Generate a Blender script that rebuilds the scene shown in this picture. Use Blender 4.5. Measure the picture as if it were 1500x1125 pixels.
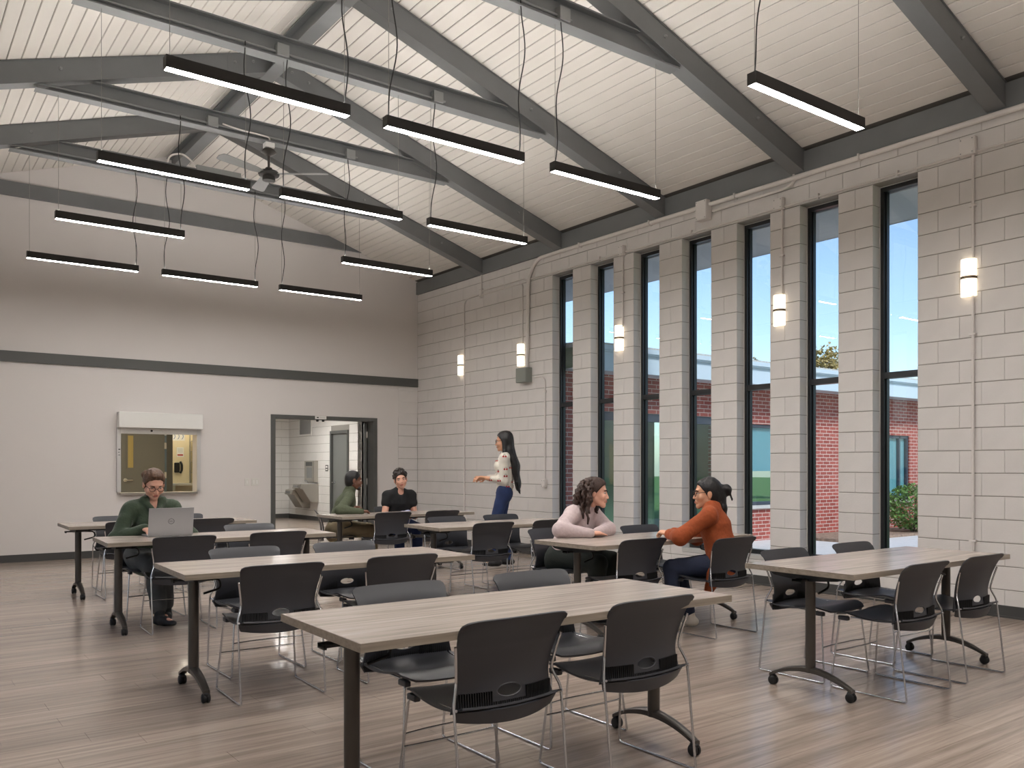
import bpy, bmesh, math, random
import numpy as np
from mathutils import Vector, Matrix, Euler

random.seed(7)
scene = bpy.context.scene
for o in list(bpy.data.objects):
    bpy.data.objects.remove(o)
COL = scene.collection

# ------------------------------------------------------------------ camera
F_PX, V0, YAW, CAM_H, CX = 1279.14, 683.65, 0.67091, 1.3139, 830.9
SA, CA = math.sin(YAW), math.cos(YAW)
cam_d = bpy.data.cameras.new('camera')
cam = bpy.data.objects.new('camera', cam_d)
COL.objects.link(cam)
cam.location = (0, 0, CAM_H)
cam.rotation_euler = (math.pi / 2, 0, -YAW)
cam_d.sensor_fit = 'HORIZONTAL'
cam_d.sensor_width = 36
cam_d.lens = F_PX / 1500 * 36
cam_d.shift_x = -(CX - 750) / 1500
cam_d.shift_y = (V0 - 562.5) / 1500
cam_d.clip_start = 0.05
cam_d.clip_end = 300
scene.camera = cam

# ------------------------------------------------------------------ world / exposure
world = bpy.data.worlds.new('world')
scene.world = world
world.use_nodes = True
wn = world.node_tree.nodes
wl = world.node_tree.links
bg = wn['Background']
sky = wn.new('ShaderNodeTexSky')
sky.sky_type = 'NISHITA'
sky.sun_disc = False
sky.sun_elevation = math.radians(38)
sky.sun_rotation = math.radians(215)
sky.air_density = 1.0
sky.dust_density = 0.7
sky.ozone_density = 1.6
wl.new(sky.outputs[0], bg.inputs['Color'])
bg.inputs['Strength'].default_value = 0.066
sun_d = bpy.data.lights.new('sun', 'SUN')       # hazy autumn sun on the courtyard side, along the building
sun_d.energy = 1.15
sun_d.angle = math.radians(14)
sun_d.color = (1.0, 0.95, 0.88)
sun = bpy.data.objects.new('sun', sun_d)
COL.objects.link(sun)
sun.location = (10, -20, 20)
sun.rotation_euler = Vector((0.12, 0.72, -0.70)).to_track_quat('-Z', 'Y').to_euler()
vs = scene.view_settings
vs.view_transform = 'Standard'
vs.look = 'None'
vs.exposure = 1.57
vs.gamma = 1.0
vs.use_curve_mapping = False
LAMP_DOWN, LAMP_UP, SCONCE_E = 29.0, 20.0, 0.8

# ------------------------------------------------------------------ room numbers
W, YB = 7.722, 14.094            # window wall plane, back wall plane
XL, YN = -0.648, -4.7            # opposite wall, wall behind the camera
XR, ZR, SL = 3.537, 6.017, 0.325  # ridge x, ridge z, roof slope
ZT = 4.425                       # top of the masonry
def zc(x):
    return ZR - SL * abs(x - XR)
FRAMES = [3.65 + 2.08 * k for k in range(-2, 5)]   # -0.51 ... 11.97
FRAMES = [-0.51, 1.57, 3.65, 5.75, 7.82, 9.90, 11.97]
def project(x, y, z):
    d = x * SA + y * CA
    if d < 0.05:
        return None
    return CX + F_PX * (x * CA - y * SA) / d, V0 - F_PX * (z - CAM_H) / d

# ------------------------------------------------------------------ materials
def lin(c):
    return tuple((v / 255 / 12.92) if v / 255 <= 0.04045 else ((v / 255 + 0.055) / 1.055) ** 2.4 for v in c)
MATS = {}
def M(name, rgb, rough=0.5, metal=0.0, bump=None, var=None, spec=0.5, coat=0.0, emit=None, scale3=None, sheen=0):
    m = bpy.data.materials.new(name)
    m.use_nodes = True
    n, l = m.node_tree.nodes, m.node_tree.links
    b = n['Principled BSDF']
    c = lin(rgb)
    b.inputs['Base Color'].default_value = (*c, 1)
    b.inputs['Roughness'].default_value = rough
    b.inputs['Metallic'].default_value = metal
    b.inputs['Specular IOR Level'].default_value = spec
    b.inputs['Coat Weight'].default_value = coat
    b.inputs['Sheen Weight'].default_value = sheen
    tc = n.new('ShaderNodeTexCoord')
    vec = tc.outputs['Object']
    if scale3:
        mp = n.new('ShaderNodeMapping')
        mp.inputs['Scale'].default_value = scale3
        l.new(vec, mp.inputs[0])
        vec = mp.outputs[0]
    if var:
        t = n.new('ShaderNodeTexNoise')
        t.inputs['Scale'].default_value = var[0]
        t.inputs['Detail'].default_value = 4
        l.new(vec, t.inputs['Vector'])
        r = n.new('ShaderNodeValToRGB')
        a = var[1]
        r.color_ramp.elements[0].position = 0.3
        r.color_ramp.elements[1].position = 0.7
        r.color_ramp.elements[0].color = (*[min(1, v * (1 - a)) for v in c], 1)
        r.color_ramp.elements[1].color = (*[min(1, v * (1 + a)) for v in c], 1)
        l.new(t.outputs['Fac'], r.inputs[0])
        l.new(r.outputs[0], b.inputs['Base Color'])
    if bump:
        t = n.new('ShaderNodeTexNoise')
        t.inputs['Scale'].default_value = bump[0]
        t.inputs['Detail'].default_value = 5
        l.new(vec, t.inputs['Vector'])
        bp = n.new('ShaderNodeBump')
        bp.inputs['Strength'].default_value = bump[1]
        bp.inputs['Distance'].default_value = bump[2] if len(bump) > 2 else 0.01
        l.new(t.outputs['Fac'], bp.inputs['Height'])
        l.new(bp.outputs[0], b.inputs['Normal'])
    if emit:
        b.inputs['Emission Color'].default_value = (*emit[0], 1)
        b.inputs['Emission Strength'].default_value = emit[1]
    MATS[name] = m
    return m

M('block_paint', (216, 212, 209), 0.55, bump=(60, 0.35, 0.004), var=(3, 0.03))
M('mortar', (150, 146, 139), 0.8, bump=(80, 0.4, 0.004))
M('wall_paint', (217, 212, 209), 0.6, bump=(120, 0.05, 0.002), var=(0.8, 0.015))
M('hall_paint', (222, 220, 216), 0.55, bump=(60, 0.25, 0.003))
M('plank_paint', (218, 213, 206), 0.55, bump=(40, 0.06, 0.002), var=(2, 0.02))
M('ceiling_dark', (96, 93, 88), 0.8)
M('steel_grey', (113, 115, 116), 0.42, bump=(25, 0.05, 0.003), var=(4, 0.05))
M('steel_grey2', (140, 142, 141), 0.45)
M('dark_trim', (84, 85, 83), 0.5)
M('baseboard', (66, 66, 65), 0.55)
M('conduit_paint', (222, 217, 213), 0.45)
M('window_black', (26, 27, 30), 0.32, spec=0.6)
M('sealant', (205, 204, 200), 0.6)
M('sill_stone', (188, 186, 182), 0.7, bump=(50, 0.2))
M('lamp_black', (42, 40, 38), 0.45)
M('cord_black', (24, 24, 24), 0.5)
M('wire', (150, 148, 142), 0.35, metal=0.8)
M('chrome', (205, 207, 210), 0.22, metal=1.0)
M('plastic_black', (54, 55, 60), 0.42, bump=(400, 0.05, 0.001), spec=0.5)
M('slit_shade', (20, 20, 21), 0.5)  # near-black colour for the shade inside the chair vent slits
M('leg_metal', (82, 78, 74), 0.38, metal=0.55)
M('bracket_black', (24, 24, 25), 0.45)
M('rubber', (20, 20, 21), 0.6)
M('white_plastic', (225, 224, 220), 0.4)
M('brushed', (176, 172, 164), 0.3, metal=0.85, bump=(200, 0.05))
M('alu', (205, 204, 202), 0.35, metal=0.35)
M('grey_door', (112, 114, 112), 0.45)
M('door_lite', (176, 160, 105), 0.3)
M('cream', (226, 212, 178), 0.6)
M('paper', (232, 230, 224), 0.7)
M('red_print', (190, 60, 50), 0.6)
M('blue_print', (70, 110, 160), 0.6)
M('grey_box', (136, 140, 134), 0.45)
M('wood_edge', (140, 110, 78), 0.5)
M('bronze', (110, 96, 80), 0.35, metal=0.7)
M('concrete', (214, 214, 212), 0.8, bump=(30, 0.2), var=(6, 0.05))
M('mulch', (150, 128, 110), 0.9, bump=(25, 0.9, 0.03), var=(18, 0.35))
M('grass', (108, 138, 72), 0.9, bump=(40, 0.8, 0.03), var=(14, 0.3))
M('fascia', (196, 212, 222), 0.5)
M('soffit', (196, 198, 204), 0.6)
M('roof_gravel', (190, 190, 186), 0.9, var=(30, 0.2))
M('blind', (150, 190, 206), 0.6)
M('wing_frame', (62, 70, 82), 0.4)
M('wing_room', (120, 140, 116), 0.8, var=(2, 0.2))
M('leaf', (96, 132, 62), 0.55, var=(8, 0.3))
M('leaf_autumn', (166, 148, 92), 0.6, var=(5, 0.25))
M('bark', (92, 78, 64), 0.8, bump=(20, 0.5))
M('laptop', (172, 173, 175), 0.38, metal=0.55)
M('laptop_dark', (52, 53, 56), 0.45)
M('outlet', (214, 212, 206), 0.45)
# people
M('skin_fair', (226, 172, 148), 0.5, var=(30, 0.03))
M('skin_tan', (214, 160, 128), 0.5, var=(30, 0.03))
M('skin_brown', (112, 74, 56), 0.48, var=(30, 0.05))
M('lips', (178, 92, 84), 0.4)
M('lips_brown', (96, 54, 46), 0.4)
M('eye', (205, 196, 188), 0.3)
M('iris', (46, 34, 26), 0.2)
M('hair_brown', (88, 60, 40), 0.45, bump=(60, 0.7, 0.01), var=(40, 0.3))
M('hair_dark', (40, 30, 26), 0.42, bump=(60, 0.7, 0.01), var=(40, 0.3))
M('hair_curly', (56, 36, 27), 0.6, bump=(70, 0.6, 0.01), var=(40, 0.35))
M('hair_black', (22, 20, 21), 0.35, bump=(50, 0.5, 0.01), scale3=(3, 3, 0.4))
M('glasses', (40, 26, 22), 0.3)
M('hoodie', (50, 64, 46), 0.85, bump=(18, 0.5, 0.02), var=(5, 0.12), sheen=0.2)
M('sweater_green', (80, 86, 66), 0.9, bump=(20, 0.5, 0.02), var=(60, 0.12))
M('tee_black', (24, 25, 27), 0.85, bump=(14, 0.4, 0.02))
M('pink_knit', (196, 178, 178), 0.9, bump=(22, 0.4, 0.02), var=(50, 0.06), sheen=0.2)
M('rust_knit', (158, 76, 38), 0.9, bump=(20, 0.5, 0.02), var=(40, 0.12))
M('jeans', (36, 52, 92), 0.85, bump=(30, 0.5, 0.01), var=(6, 0.25))
M('jeans_dark', (36, 44, 66), 0.85, bump=(30, 0.4, 0.01), var=(6, 0.2))
M('trousers_grey', (84, 85, 84), 0.85, bump=(14, 0.5, 0.02), var=(6, 0.1))
M('khaki', (138, 124, 98), 0.85, bump=(14, 0.5, 0.02), var=(6, 0.1))
M('trousers_black', (32, 38, 34), 0.85, bump=(14, 0.5, 0.02))
M('shoe_black', (26, 26, 28), 0.6)
M('shoe_beige', (206, 198, 186), 0.6)
M('lavender', (176, 178, 208), 0.8, bump=(12, 0.5, 0.02))
M('cherry', (176, 30, 34), 0.7)
M('stem_green', (44, 60, 40), 0.7)

def emitter(name, rgb, strength):
    m = bpy.data.materials.new(name)
    m.use_nodes = True
    n, l = m.node_tree.nodes, m.node_tree.links
    n.remove(n['Principled BSDF'])
    e = n.new('ShaderNodeEmission')
    e.inputs[0].default_value = (*rgb, 1)
    e.inputs[1].default_value = strength
    l.new(e.outputs[0], n['Material Output'].inputs[0])
    MATS[name] = m
    return m
emitter('lamp_lens', (1.0, 0.96, 0.925), LAMP_DOWN)
emitter('lamp_uplight', (1.0, 0.96, 0.925), LAMP_UP)
emitter('hall_lens', (1.0, 0.97, 0.93), 12.0)
emitter('kitchen_lens', (1.0, 0.9, 0.72), 7.0)
M('sconce_glass', (250, 240, 222), 0.4, emit=((1.0, 0.84, 0.62), SCONCE_E))

def glass(name, tint=(1, 1, 1), rough=0.0, refl=1.0):
    m = bpy.data.materials.new(name)
    m.use_nodes = True
    n, l = m.node_tree.nodes, m.node_tree.links
    n.remove(n['Principled BSDF'])
    t = n.new('ShaderNodeBsdfTransparent')
    t.inputs[0].default_value = (*tint, 1)
    g = n.new('ShaderNodeBsdfGlossy')
    g.inputs['Roughness'].default_value = rough
    g.inputs['Color'].default_value = (refl, refl, refl, 1)
    fr = n.new('ShaderNodeFresnel')
    geo = n.new('ShaderNodeNewGeometry')
    mr = n.new('ShaderNodeMapRange')        # same reflectance from both faces of the sheet
    mr.inputs['To Min'].default_value = 1.45
    mr.inputs['To Max'].default_value = 1 / 1.45
    l.new(geo.outputs['Backfacing'], mr.inputs['Value'])
    l.new(mr.outputs[0], fr.inputs[0])
    mx = n.new('ShaderNodeMixShader')
    l.new(fr.outputs[0], mx.inputs[0])
    l.new(t.outputs[0], mx.inputs[1])
    l.new(g.outputs[0], mx.inputs[2])
    l.new(mx.outputs[0], n['Material Output'].inputs[0])
    MATS[name] = m
glass('pane_glass', (0.93, 0.965, 1.0))
glass('wing_glass', (0.78, 0.88, 0.88))

def brick_mat():
    m = bpy.data.materials.new('wing_brick')
    m.use_nodes = True
    n, l = m.node_tree.nodes, m.node_tree.links
    b = n['Principled BSDF']
    b.inputs['Roughness'].default_value = 0.8
    tc = n.new('ShaderNodeTexCoord')
    sx = n.new('ShaderNodeSeparateXYZ')
    cx = n.new('ShaderNodeCombineXYZ')
    l.new(tc.outputs['Object'], sx.inputs[0])
    l.new(sx.outputs[0], cx.inputs[0])
    l.new(sx.outputs[2], cx.inputs[1])
    t = n.new('ShaderNodeTexBrick')
    t.inputs['Scale'].default_value = 1
    t.inputs['Brick Width'].default_value = 0.205
    t.inputs['Row Height'].default_value = 0.0677
    t.inputs['Mortar Size'].default_value = 0.006
    t.inputs['Color1'].default_value = (*lin((166, 84, 72)), 1)
    t.inputs['Color2'].default_value = (*lin((142, 68, 58)), 1)
    t.inputs['Mortar'].default_value = (*lin((204, 186, 176)), 1)
    l.new(cx.outputs[0], t.inputs[0])
    l.new(t.outputs[0], b.inputs['Base Color'])
    bp = n.new('ShaderNodeBump')
    bp.inputs['Strength'].default_value = 0.5
    bp.inputs['Distance'].default_value = 0.008
    inv = n.new('ShaderNodeMath'); inv.operation = 'SUBTRACT'; inv.inputs[0].default_value = 1
    l.new(t.outputs['Fac'], inv.inputs[1])
    l.new(inv.outputs[0], bp.inputs['Height'])
    l.new(bp.outputs[0], b.inputs['Normal'])
    MATS['wing_brick'] = m
brick_mat()

def wood_mat(name, cols, rough, stretch, world_planks=None, grain=0.5, spec=0.5):
    """laminate / vinyl wood: fine streaks along x; optional per-plank tone"""
    m = bpy.data.materials.new(name)
    m.use_nodes = True
    n, l = m.node_tree.nodes, m.node_tree.links
    b = n['Principled BSDF']
    b.inputs['Roughness'].default_value = rough
    b.inputs['Specular IOR Level'].default_value = spec
    if world_planks:
        geo = n.new('ShaderNodeNewGeometry')
        pos = geo.outputs['Position']
    else:
        tc = n.new('ShaderNodeTexCoord')
        oi = n.new('ShaderNodeObjectInfo')
        ad = n.new('ShaderNodeVectorMath'); ad.operation = 'ADD'
        ml = n.new('ShaderNodeVectorMath'); ml.operation = 'SCALE'
        l.new(oi.outputs['Location'], ml.inputs[0]); ml.inputs['Scale'].default_value = 3.7
        l.new(tc.outputs['Object'], ad.inputs[0]); l.new(ml.outputs[0], ad.inputs[1])
        pos = ad.outputs[0]
    mp = n.new('ShaderNodeMapping')
    mp.inputs['Scale'].default_value = stretch
    l.new(pos, mp.inputs[0])
    vec = mp.outputs[0]
    if world_planks:
        # tone and grain offset per plank row
        s = n.new('ShaderNodeSeparateXYZ'); l.new(pos, s.inputs[0])
        dv = n.new('ShaderNodeMath'); dv.operation = 'DIVIDE'; dv.inputs[1].default_value = world_planks
        sb = n.new('ShaderNodeMath'); sb.operation = 'SUBTRACT'; sb.inputs[1].default_value = YN
        l.new(s.outputs[1], sb.inputs[0]); l.new(sb.outputs[0], dv.inputs[0])
        fl = n.new('ShaderNodeMath'); fl.operation = 'FLOOR'; l.new(dv.outputs[0], fl.inputs[0])
        wn_ = n.new('ShaderNodeTexWhiteNoise'); wn_.noise_dimensions = '1D'
        l.new(fl.outputs[0], wn_.inputs['W'])
        ad = n.new('ShaderNodeVectorMath'); ad.operation = 'ADD'
        l.new(vec, ad.inputs[0])
        sc = n.new('ShaderNodeVectorMath'); sc.operation = 'SCALE'; sc.inputs['Scale'].default_value = 9
        l.new(wn_.outputs['Color'], sc.inputs[0]); l.new(sc.outputs[0], ad.inputs[1])
        vec = ad.outputs[0]
    t = n.new('ShaderNodeTexNoise')
    t.inputs['Scale'].default_value = 1
    t.inputs['Detail'].default_value = 6
    t.inputs['Roughness'].default_value = 0.65
    l.new(vec, t.inputs['Vector'])
    r = n.new('ShaderNodeValToRGB')
    r.color_ramp.elements[0].position = 0.5 - grain / 2.2
    r.color_ramp.elements[1].position = 0.5 + grain / 2.2
    r.color_ramp.elements[0].color = (*lin(cols[0]), 1)
    r.color_ramp.elements[1].color = (*lin(cols[1]), 1)
    l.new(t.outputs['Fac'], r.inputs[0])
    out = r.outputs[0]
    if world_planks:
        hs = n.new('ShaderNodeHueSaturation')
        mr = n.new('ShaderNodeMapRange')
        mr.inputs['To Min'].default_value = 0.9; mr.inputs['To Max'].default_value = 1.1
        l.new(wn_.outputs['Value'], mr.inputs['Value'])
        l.new(mr.outputs[0], hs.inputs['Value'])
        l.new(out, hs.inputs['Color'])
        out = hs.outputs[0]
    l.new(out, b.inputs['Base Color'])
    bp = n.new('ShaderNodeBump')
    bp.inputs['Strength'].default_value = 0.12
    bp.inputs['Distance'].default_value = 0.002
    l.new(t.outputs['Fac'], bp.inputs['Height'])
    l.new(bp.outputs[0], b.inputs['Normal'])
    MATS[name] = m
PLANK_W = 0.184
wood_mat('floor_wood', ((124, 110, 100), (188, 172, 159)), 0.19, (0.9, 20, 1), PLANK_W, 0.6, 0.6)
wood_mat('table_wood', ((140, 128, 119), (202, 189, 179)), 0.22, (1.6, 42, 20), None, 0.55)
wood_mat('table_edge', ((126, 116, 104), (166, 155, 141)), 0.42, (1.6, 30, 60), None, 0.5)

# ------------------------------------------------------------------ mesh helpers
class MB:
    def __init__(self):
        self.v, self.f = [], []
    def add(self, vs, fs):
        o = len(self.v)
        self.v += [tuple(p) for p in vs]
        self.f += [tuple(i + o for i in f) for f in fs]
        return self
    def box(self, x0, x1, y0, y1, z0, z1):
        vs = [(x, y, z) for z in (z0, z1) for y in (y0, y1) for x in (x0, x1)]
        return self.add(vs, [(0, 2, 3, 1), (4, 5, 7, 6), (0, 1, 5, 4), (2, 6, 7, 3), (0, 4, 6, 2), (1, 3, 7, 5)])
    def obox(self, c, size, rot):
        R = Euler(rot).to_matrix()
        hx, hy, hz = [s / 2 for s in size]
        vs = [Vector(c) + R @ Vector((x, y, z)) for z in (-hz, hz) for y in (-hy, hy) for x in (-hx, hx)]
        return self.add(vs, [(0, 2, 3, 1), (4, 5, 7, 6), (0, 1, 5, 4), (2, 6, 7, 3), (0, 4, 6, 2), (1, 3, 7, 5)])
    def prism(self, poly, y0, y1, axis='y'):
        """polygon (counter-clockwise seen from -axis) extruded along axis"""
        n = len(poly)
        if axis == 'y':
            vs = [(a, y0, b) for a, b in poly] + [(a, y1, b) for a, b in poly]
        elif axis == 'x':
            vs = [(y0, a, b) for a, b in poly] + [(y1, a, b) for a, b in poly]
        else:
            vs = [(a, b, y0) for a, b in poly] + [(a, b, y1) for a, b in poly]
        fs = [tuple(range(n)), tuple(range(2 * n - 1, n - 1, -1))]
        for i in range(n):
            j = (i + 1) % n
            fs.append((i, i + n, j + n, j))
        return self.add(vs, fs)
    def tube(self, pts, r, seg=8, cap=True, flat=None):
        pts = [Vector(p) for p in pts]
        n = len(pts)
        rings = []
        prev = None
        for i, p in enumerate(pts):
            d = (pts[min(i + 1, n - 1)] - pts[max(i - 1, 0)]).normalized()
            if prev is None:
                a = Vector((0, 0, 1)) if abs(d.z) < 0.9 else Vector((1, 0, 0))
                u = d.cross(a).normalized()
            else:
                u = (prev - d * prev.dot(d)).normalized()
            prev = u
            w = d.cross(u)
            rr = r[i] if isinstance(r, (list, tuple)) else r
            rings.append([p + (u * math.cos(2 * math.pi * k / seg) + w * math.sin(2 * math.pi * k / seg)) * rr for k in range(seg)])
        vs = [q for ring in rings for q in ring]
        fs = []
        for i in range(n - 1):
            for k in range(seg):
                k2 = (k + 1) % seg
                fs.append((i * seg + k, i * seg + k2, (i + 1) * seg + k2, (i + 1) * seg + k))
        if cap:
            fs.append(tuple(range(seg - 1, -1, -1)))
            fs.append(tuple((n - 1) * seg + k for k in range(seg)))
        return self.add(vs, fs)
    def lathe(self, prof, c=(0, 0, 0), seg=20, axis='z'):
        vs, fs = [], []
        n = len(prof)
        for k in range(seg):
            a = 2 * math.pi * k / seg
            for r, z in prof:
                p = (r * math.cos(a), r * math.sin(a), z)
                if axis == 'x':
                    p = (p[2], p[0], p[1])
                elif axis == 'y':
                    p = (p[1], p[2], p[0])
                vs.append((c[0] + p[0], c[1] + p[1], c[2] + p[2]))
        for k in range(seg):
            k2 = (k + 1) % seg
            for i in range(n - 1):
                fs.append((k * n + i, k2 * n + i, k2 * n + i + 1, k * n + i + 1))
        return self.add(vs, fs)
    def ball(self, c, r, seg=12, ring=8):
        rx, ry, rz = r if isinstance(r, (list, tuple)) else (r, r, r)
        vs, fs = [], []
        for i in range(ring + 1):
            th = math.pi * i / ring
            for k in range(seg):
                a = 2 * math.pi * k / seg
                vs.append((c[0] + rx * math.sin(th) * math.cos(a), c[1] + ry * math.sin(th) * math.sin(a), c[2] + rz * math.cos(th)))
        for i in range(ring):
            for k in range(seg):
                k2 = (k + 1) % seg
                fs.append((i * seg + k, (i + 1) * seg + k, (i + 1) * seg + k2, i * seg + k2))
        return self.add(vs, fs)
    def mesh(self, name, mat, smooth=False):
        me = bpy.data.meshes.new(name)
        me.from_pydata(self.v, [], self.f)
        me.materials.append(MATS[mat])
        if smooth:
            me.polygons.foreach_set('use_smooth', [True] * len(me.polygons))
        me.validate()
        bm = bmesh.new(); bm.from_mesh(me)
        bmesh.ops.remove_doubles(bm, verts=bm.verts, dist=1e-6)
        bmesh.ops.recalc_face_normals(bm, faces=bm.faces)
        bm.to_mesh(me); bm.free()
        if smooth:
            me.set_sharp_from_angle(angle=math.radians(50))
        return me
    def build(self, name, mat, parent=None, smooth=False):
        return link(name, self.mesh(name, mat, smooth), parent)

def link(name, me, parent=None):
    o = bpy.data.objects.new(name, me)
    COL.objects.link(o)
    if parent is not None:
        o.parent = parent
    return o
def tag(o, label, cat, group=None, kind=None):
    o['label'] = label
    if cat:
        o['category'] = cat
    if group:
        o['group'] = group
    if kind:
        o['kind'] = kind
    return o
def thing(name, label, cat, loc=(0, 0, 0), rz=0, group=None, kind=None):
    o = bpy.data.objects.new(name, None)
    o.empty_display_size = 0.1
    COL.objects.link(o)
    o.location = loc
    o.rotation_euler = (0, 0, rz)
    return tag(o, label, cat, group, kind)
def struct(name, label=None):
    o = bpy.data.objects.new(name, None)
    COL.objects.link(o)
    o['kind'] = 'structure'
    if label:
        o['label'] = label
    return o
def skind(o, label=None):
    o['kind'] = 'structure'
    if label:
        o['label'] = label
    return o
def copy_tree(o, parent=None):
    c = o.copy()
    COL.objects.link(c)
    c.parent = parent
    for ch in list(o.children):
        copy_tree(ch, c)
    return c
def bevel(o, w, seg=2):
    m = o.modifiers.new('bevel', 'BEVEL')
    m.width = w
    m.segments = seg
    m.limit_method = 'ANGLE'
    return o
def fillet(pts, r, n=5):
    pts = [Vector(p) for p in pts]
    out = [pts[0]]
    for i in range(1, len(pts) - 1):
        a, b, c = pts[i - 1], pts[i], pts[i + 1]
        rr = min(r, (a - b).length * 0.45, (c - b).length * 0.45)
        p0 = b + (a - b).normalized() * rr
        p1 = b + (c - b).normalized() * rr
        for k in range(n + 1):
            t = k / n
            out.append(p0 * (1 - t) ** 2 + b * 2 * t * (1 - t) + p1 * t * t)
    out.append(pts[-1])
    return out
def text_mesh(name, s, size, mat, parent, loc, rot, extrude=0.0006):
    cu = bpy.data.curves.new(name, 'FONT')
    cu.body = s
    cu.size = size
    cu.align_x = 'CENTER'
    cu.align_y = 'CENTER'
    cu.extrude = extrude
    tmp = bpy.data.objects.new(name, cu)
    COL.objects.link(tmp)
    dg = bpy.context.evaluated_depsgraph_get()
    me = bpy.data.meshes.new_from_object(tmp.evaluated_get(dg))
    bpy.data.objects.remove(tmp)
    me.materials.clear()
    me.materials.append(MATS[mat])
    o = link(name, me, parent)
    o.location = loc
    o.rotation_euler = rot
    return o

# ------------------------------------------------------------------ masonry blocks
U = 0.2032
ZJ = 0.2395
J = 0.0035          # half bed joint
JV = 0.0012         # half head joint (filled by the paint)
_bm = {}
def block_mesh(w, h, d=0.122, mat='block_paint'):
    key = (round(w, 4), round(h, 4), round(d, 4), mat)
    if key not in _bm:
        c = 0.0035
        a, b = w / 2, h / 2
        m = MB()
        cv = 0.0022
        vs = [(0, -a + cv, -b + c), (0, a - cv, -b + c), (0, a - cv, b - c), (0, -a + cv, b - c),
              (c, -a, -b), (c, a, -b), (c, a, b), (c, -a, b),
              (d, -a, -b), (d, a, -b), (d, a, b), (d, -a, b)]
        fs = [(0, 3, 2, 1)] + [(i, (i + 1) % 4, (i + 1) % 4 + 4, i + 4) for i in range(4)] + \
             [(i + 4, (i + 1) % 4 + 4, (i + 1) % 4 + 8, i + 8) for i in range(4)]
        m.add(vs, fs)
        _bm[key] = m.mesh('block', mat)
    return _bm[key]
def course_z():
    zs = [0.0]
    z = ZJ
    while z < ZT - 0.02:
        zs.append(z)
        z += U
    zs.append(ZT)
    return zs
WIN = [(10.075 - 0.8665 * i - 0.4705, 10.075 - 0.8665 * i) for i in range(7)]   # (near edge, far edge)
WZ0, WZ1 = 0.325, 4.092

def lay(spans, z0, z1, out):
    for a, b in spans:
        if b - a > 0.03:
            out.append((a, b, z0, z1))
def run_spans(a, b, shift, step=2 * U, anchor=None):
    """blocks between a..b, joints at anchor + shift + k*step"""
    if anchor is None:
        anchor = b
    js = []
    k0 = math.floor((a - anchor - shift) / step) - 1
    for k in range(k0, k0 + int((b - a) / step) + 4):
        js.append(anchor + shift + k * step)
    js = [a] + [q for q in js if a + 0.03 < q < b - 0.03] + [b]
    return list(zip(js[:-1], js[1:]))
rects = []
zs = course_z()
for ci in range(len(zs) - 1):
    z0, z1 = zs[ci], zs[ci + 1]
    odd = ci % 2
    sh = U if odd else 0.0
    zm = (z0 + z1) / 2
    yr = WIN[6][0]
    # near plain stretch
    if zm < WZ0 and z1 > WZ0 + 0.02:
        pass
    full = z1 <= WZ0 + 0.001 or z0 >= WZ1 - 0.02
    if full:
        lay(run_spans(1.3, YB, sh, anchor=yr), z0, z1, rects)
    else:
        lay(run_spans(1.3, yr, sh, anchor=yr), z0, z1, rects)
        lay(run_spans(WIN[0][1], YB, sh, anchor=WIN[0][1]), z0, z1, rects)
        for i in range(6):
            a, b = WIN[i + 1][1], WIN[i][0]
            mid = (a + b) / 2
            lay([(a, mid), (mid, b)] if odd else [(a, b)], z0, z1, rects)
        if z0 < WZ0 < z1:
            for a, b in WIN:
                lay([(a, b)], z0, WZ0 - 0.045, rects)

wall_r = struct('wall_right', 'painted concrete block wall with seven tall slot windows')
bw = MB()
x0, x1 = W + 0.0055, W + 0.21
g = 0.004
bw.box(x0, x1, YN, WIN[6][0] - g, 0, ZT)
bw.box(x0, x1, WIN[0][1] + g, YB + 0.2, 0, ZT)
for i in range(6):
    bw.box(x0, x1, WIN[i + 1][1] + g, WIN[i][0] - g, WZ0, ZT)
bw.box(x0, x1, WIN[6][0] - g, WIN[0][1] + g, 0, WZ0 - 0.046)
bw.box(x0, x1, WIN[6][0] - g, WIN[0][1] + g, WZ1 + g, ZT)
bw.build('mortar_core', 'mortar', wall_r)
MB().box(W + 0.01, x1, YN, YB + 0.2, ZT, 4.66).build('wall_top', 'mortar', wall_r)
# plain painted part near / behind the camera
MB().box(W, x0 + 0.02, YN, 1.3, 0, ZT).build('painted_face', 'block_paint', wall_r)
def parea(r):
    a, b, z0, z1 = r
    ps = [project(W, y, z) for y, z in ((a, z0), (b, z0), (b, z1), (a, z1))]
    if any(p is None for p in ps):
        return 0
    cxm = sum(p[0] for p in ps) / 4
    cym = sum(p[1] for p in ps) / 4
    if not (-20 < cxm < 1560 and -20 < cym < 1150):
        return 0
    s = 0
    for i in range(4):
        s += ps[i][0] * ps[(i + 1) % 4][1] - ps[(i + 1) % 4][0] * ps[i][1]
    return abs(s) / 2
rects.sort(key=lambda r: -parea(r))
def put_block(r, parent):
    a, b, z0, z1 = r
    # jamb ends stay flush with the opening
    o = link('block', block_mesh(b - a - 2 * JV, z1 - z0 - 2 * J), parent)
    o.location = (W + random.uniform(-0.0006, 0.0006), (a + b) / 2, (z0 + z1) / 2)
    return o
for r in rects[:300]:
    put_block(r, wall_r)
rest = MB()
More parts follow.
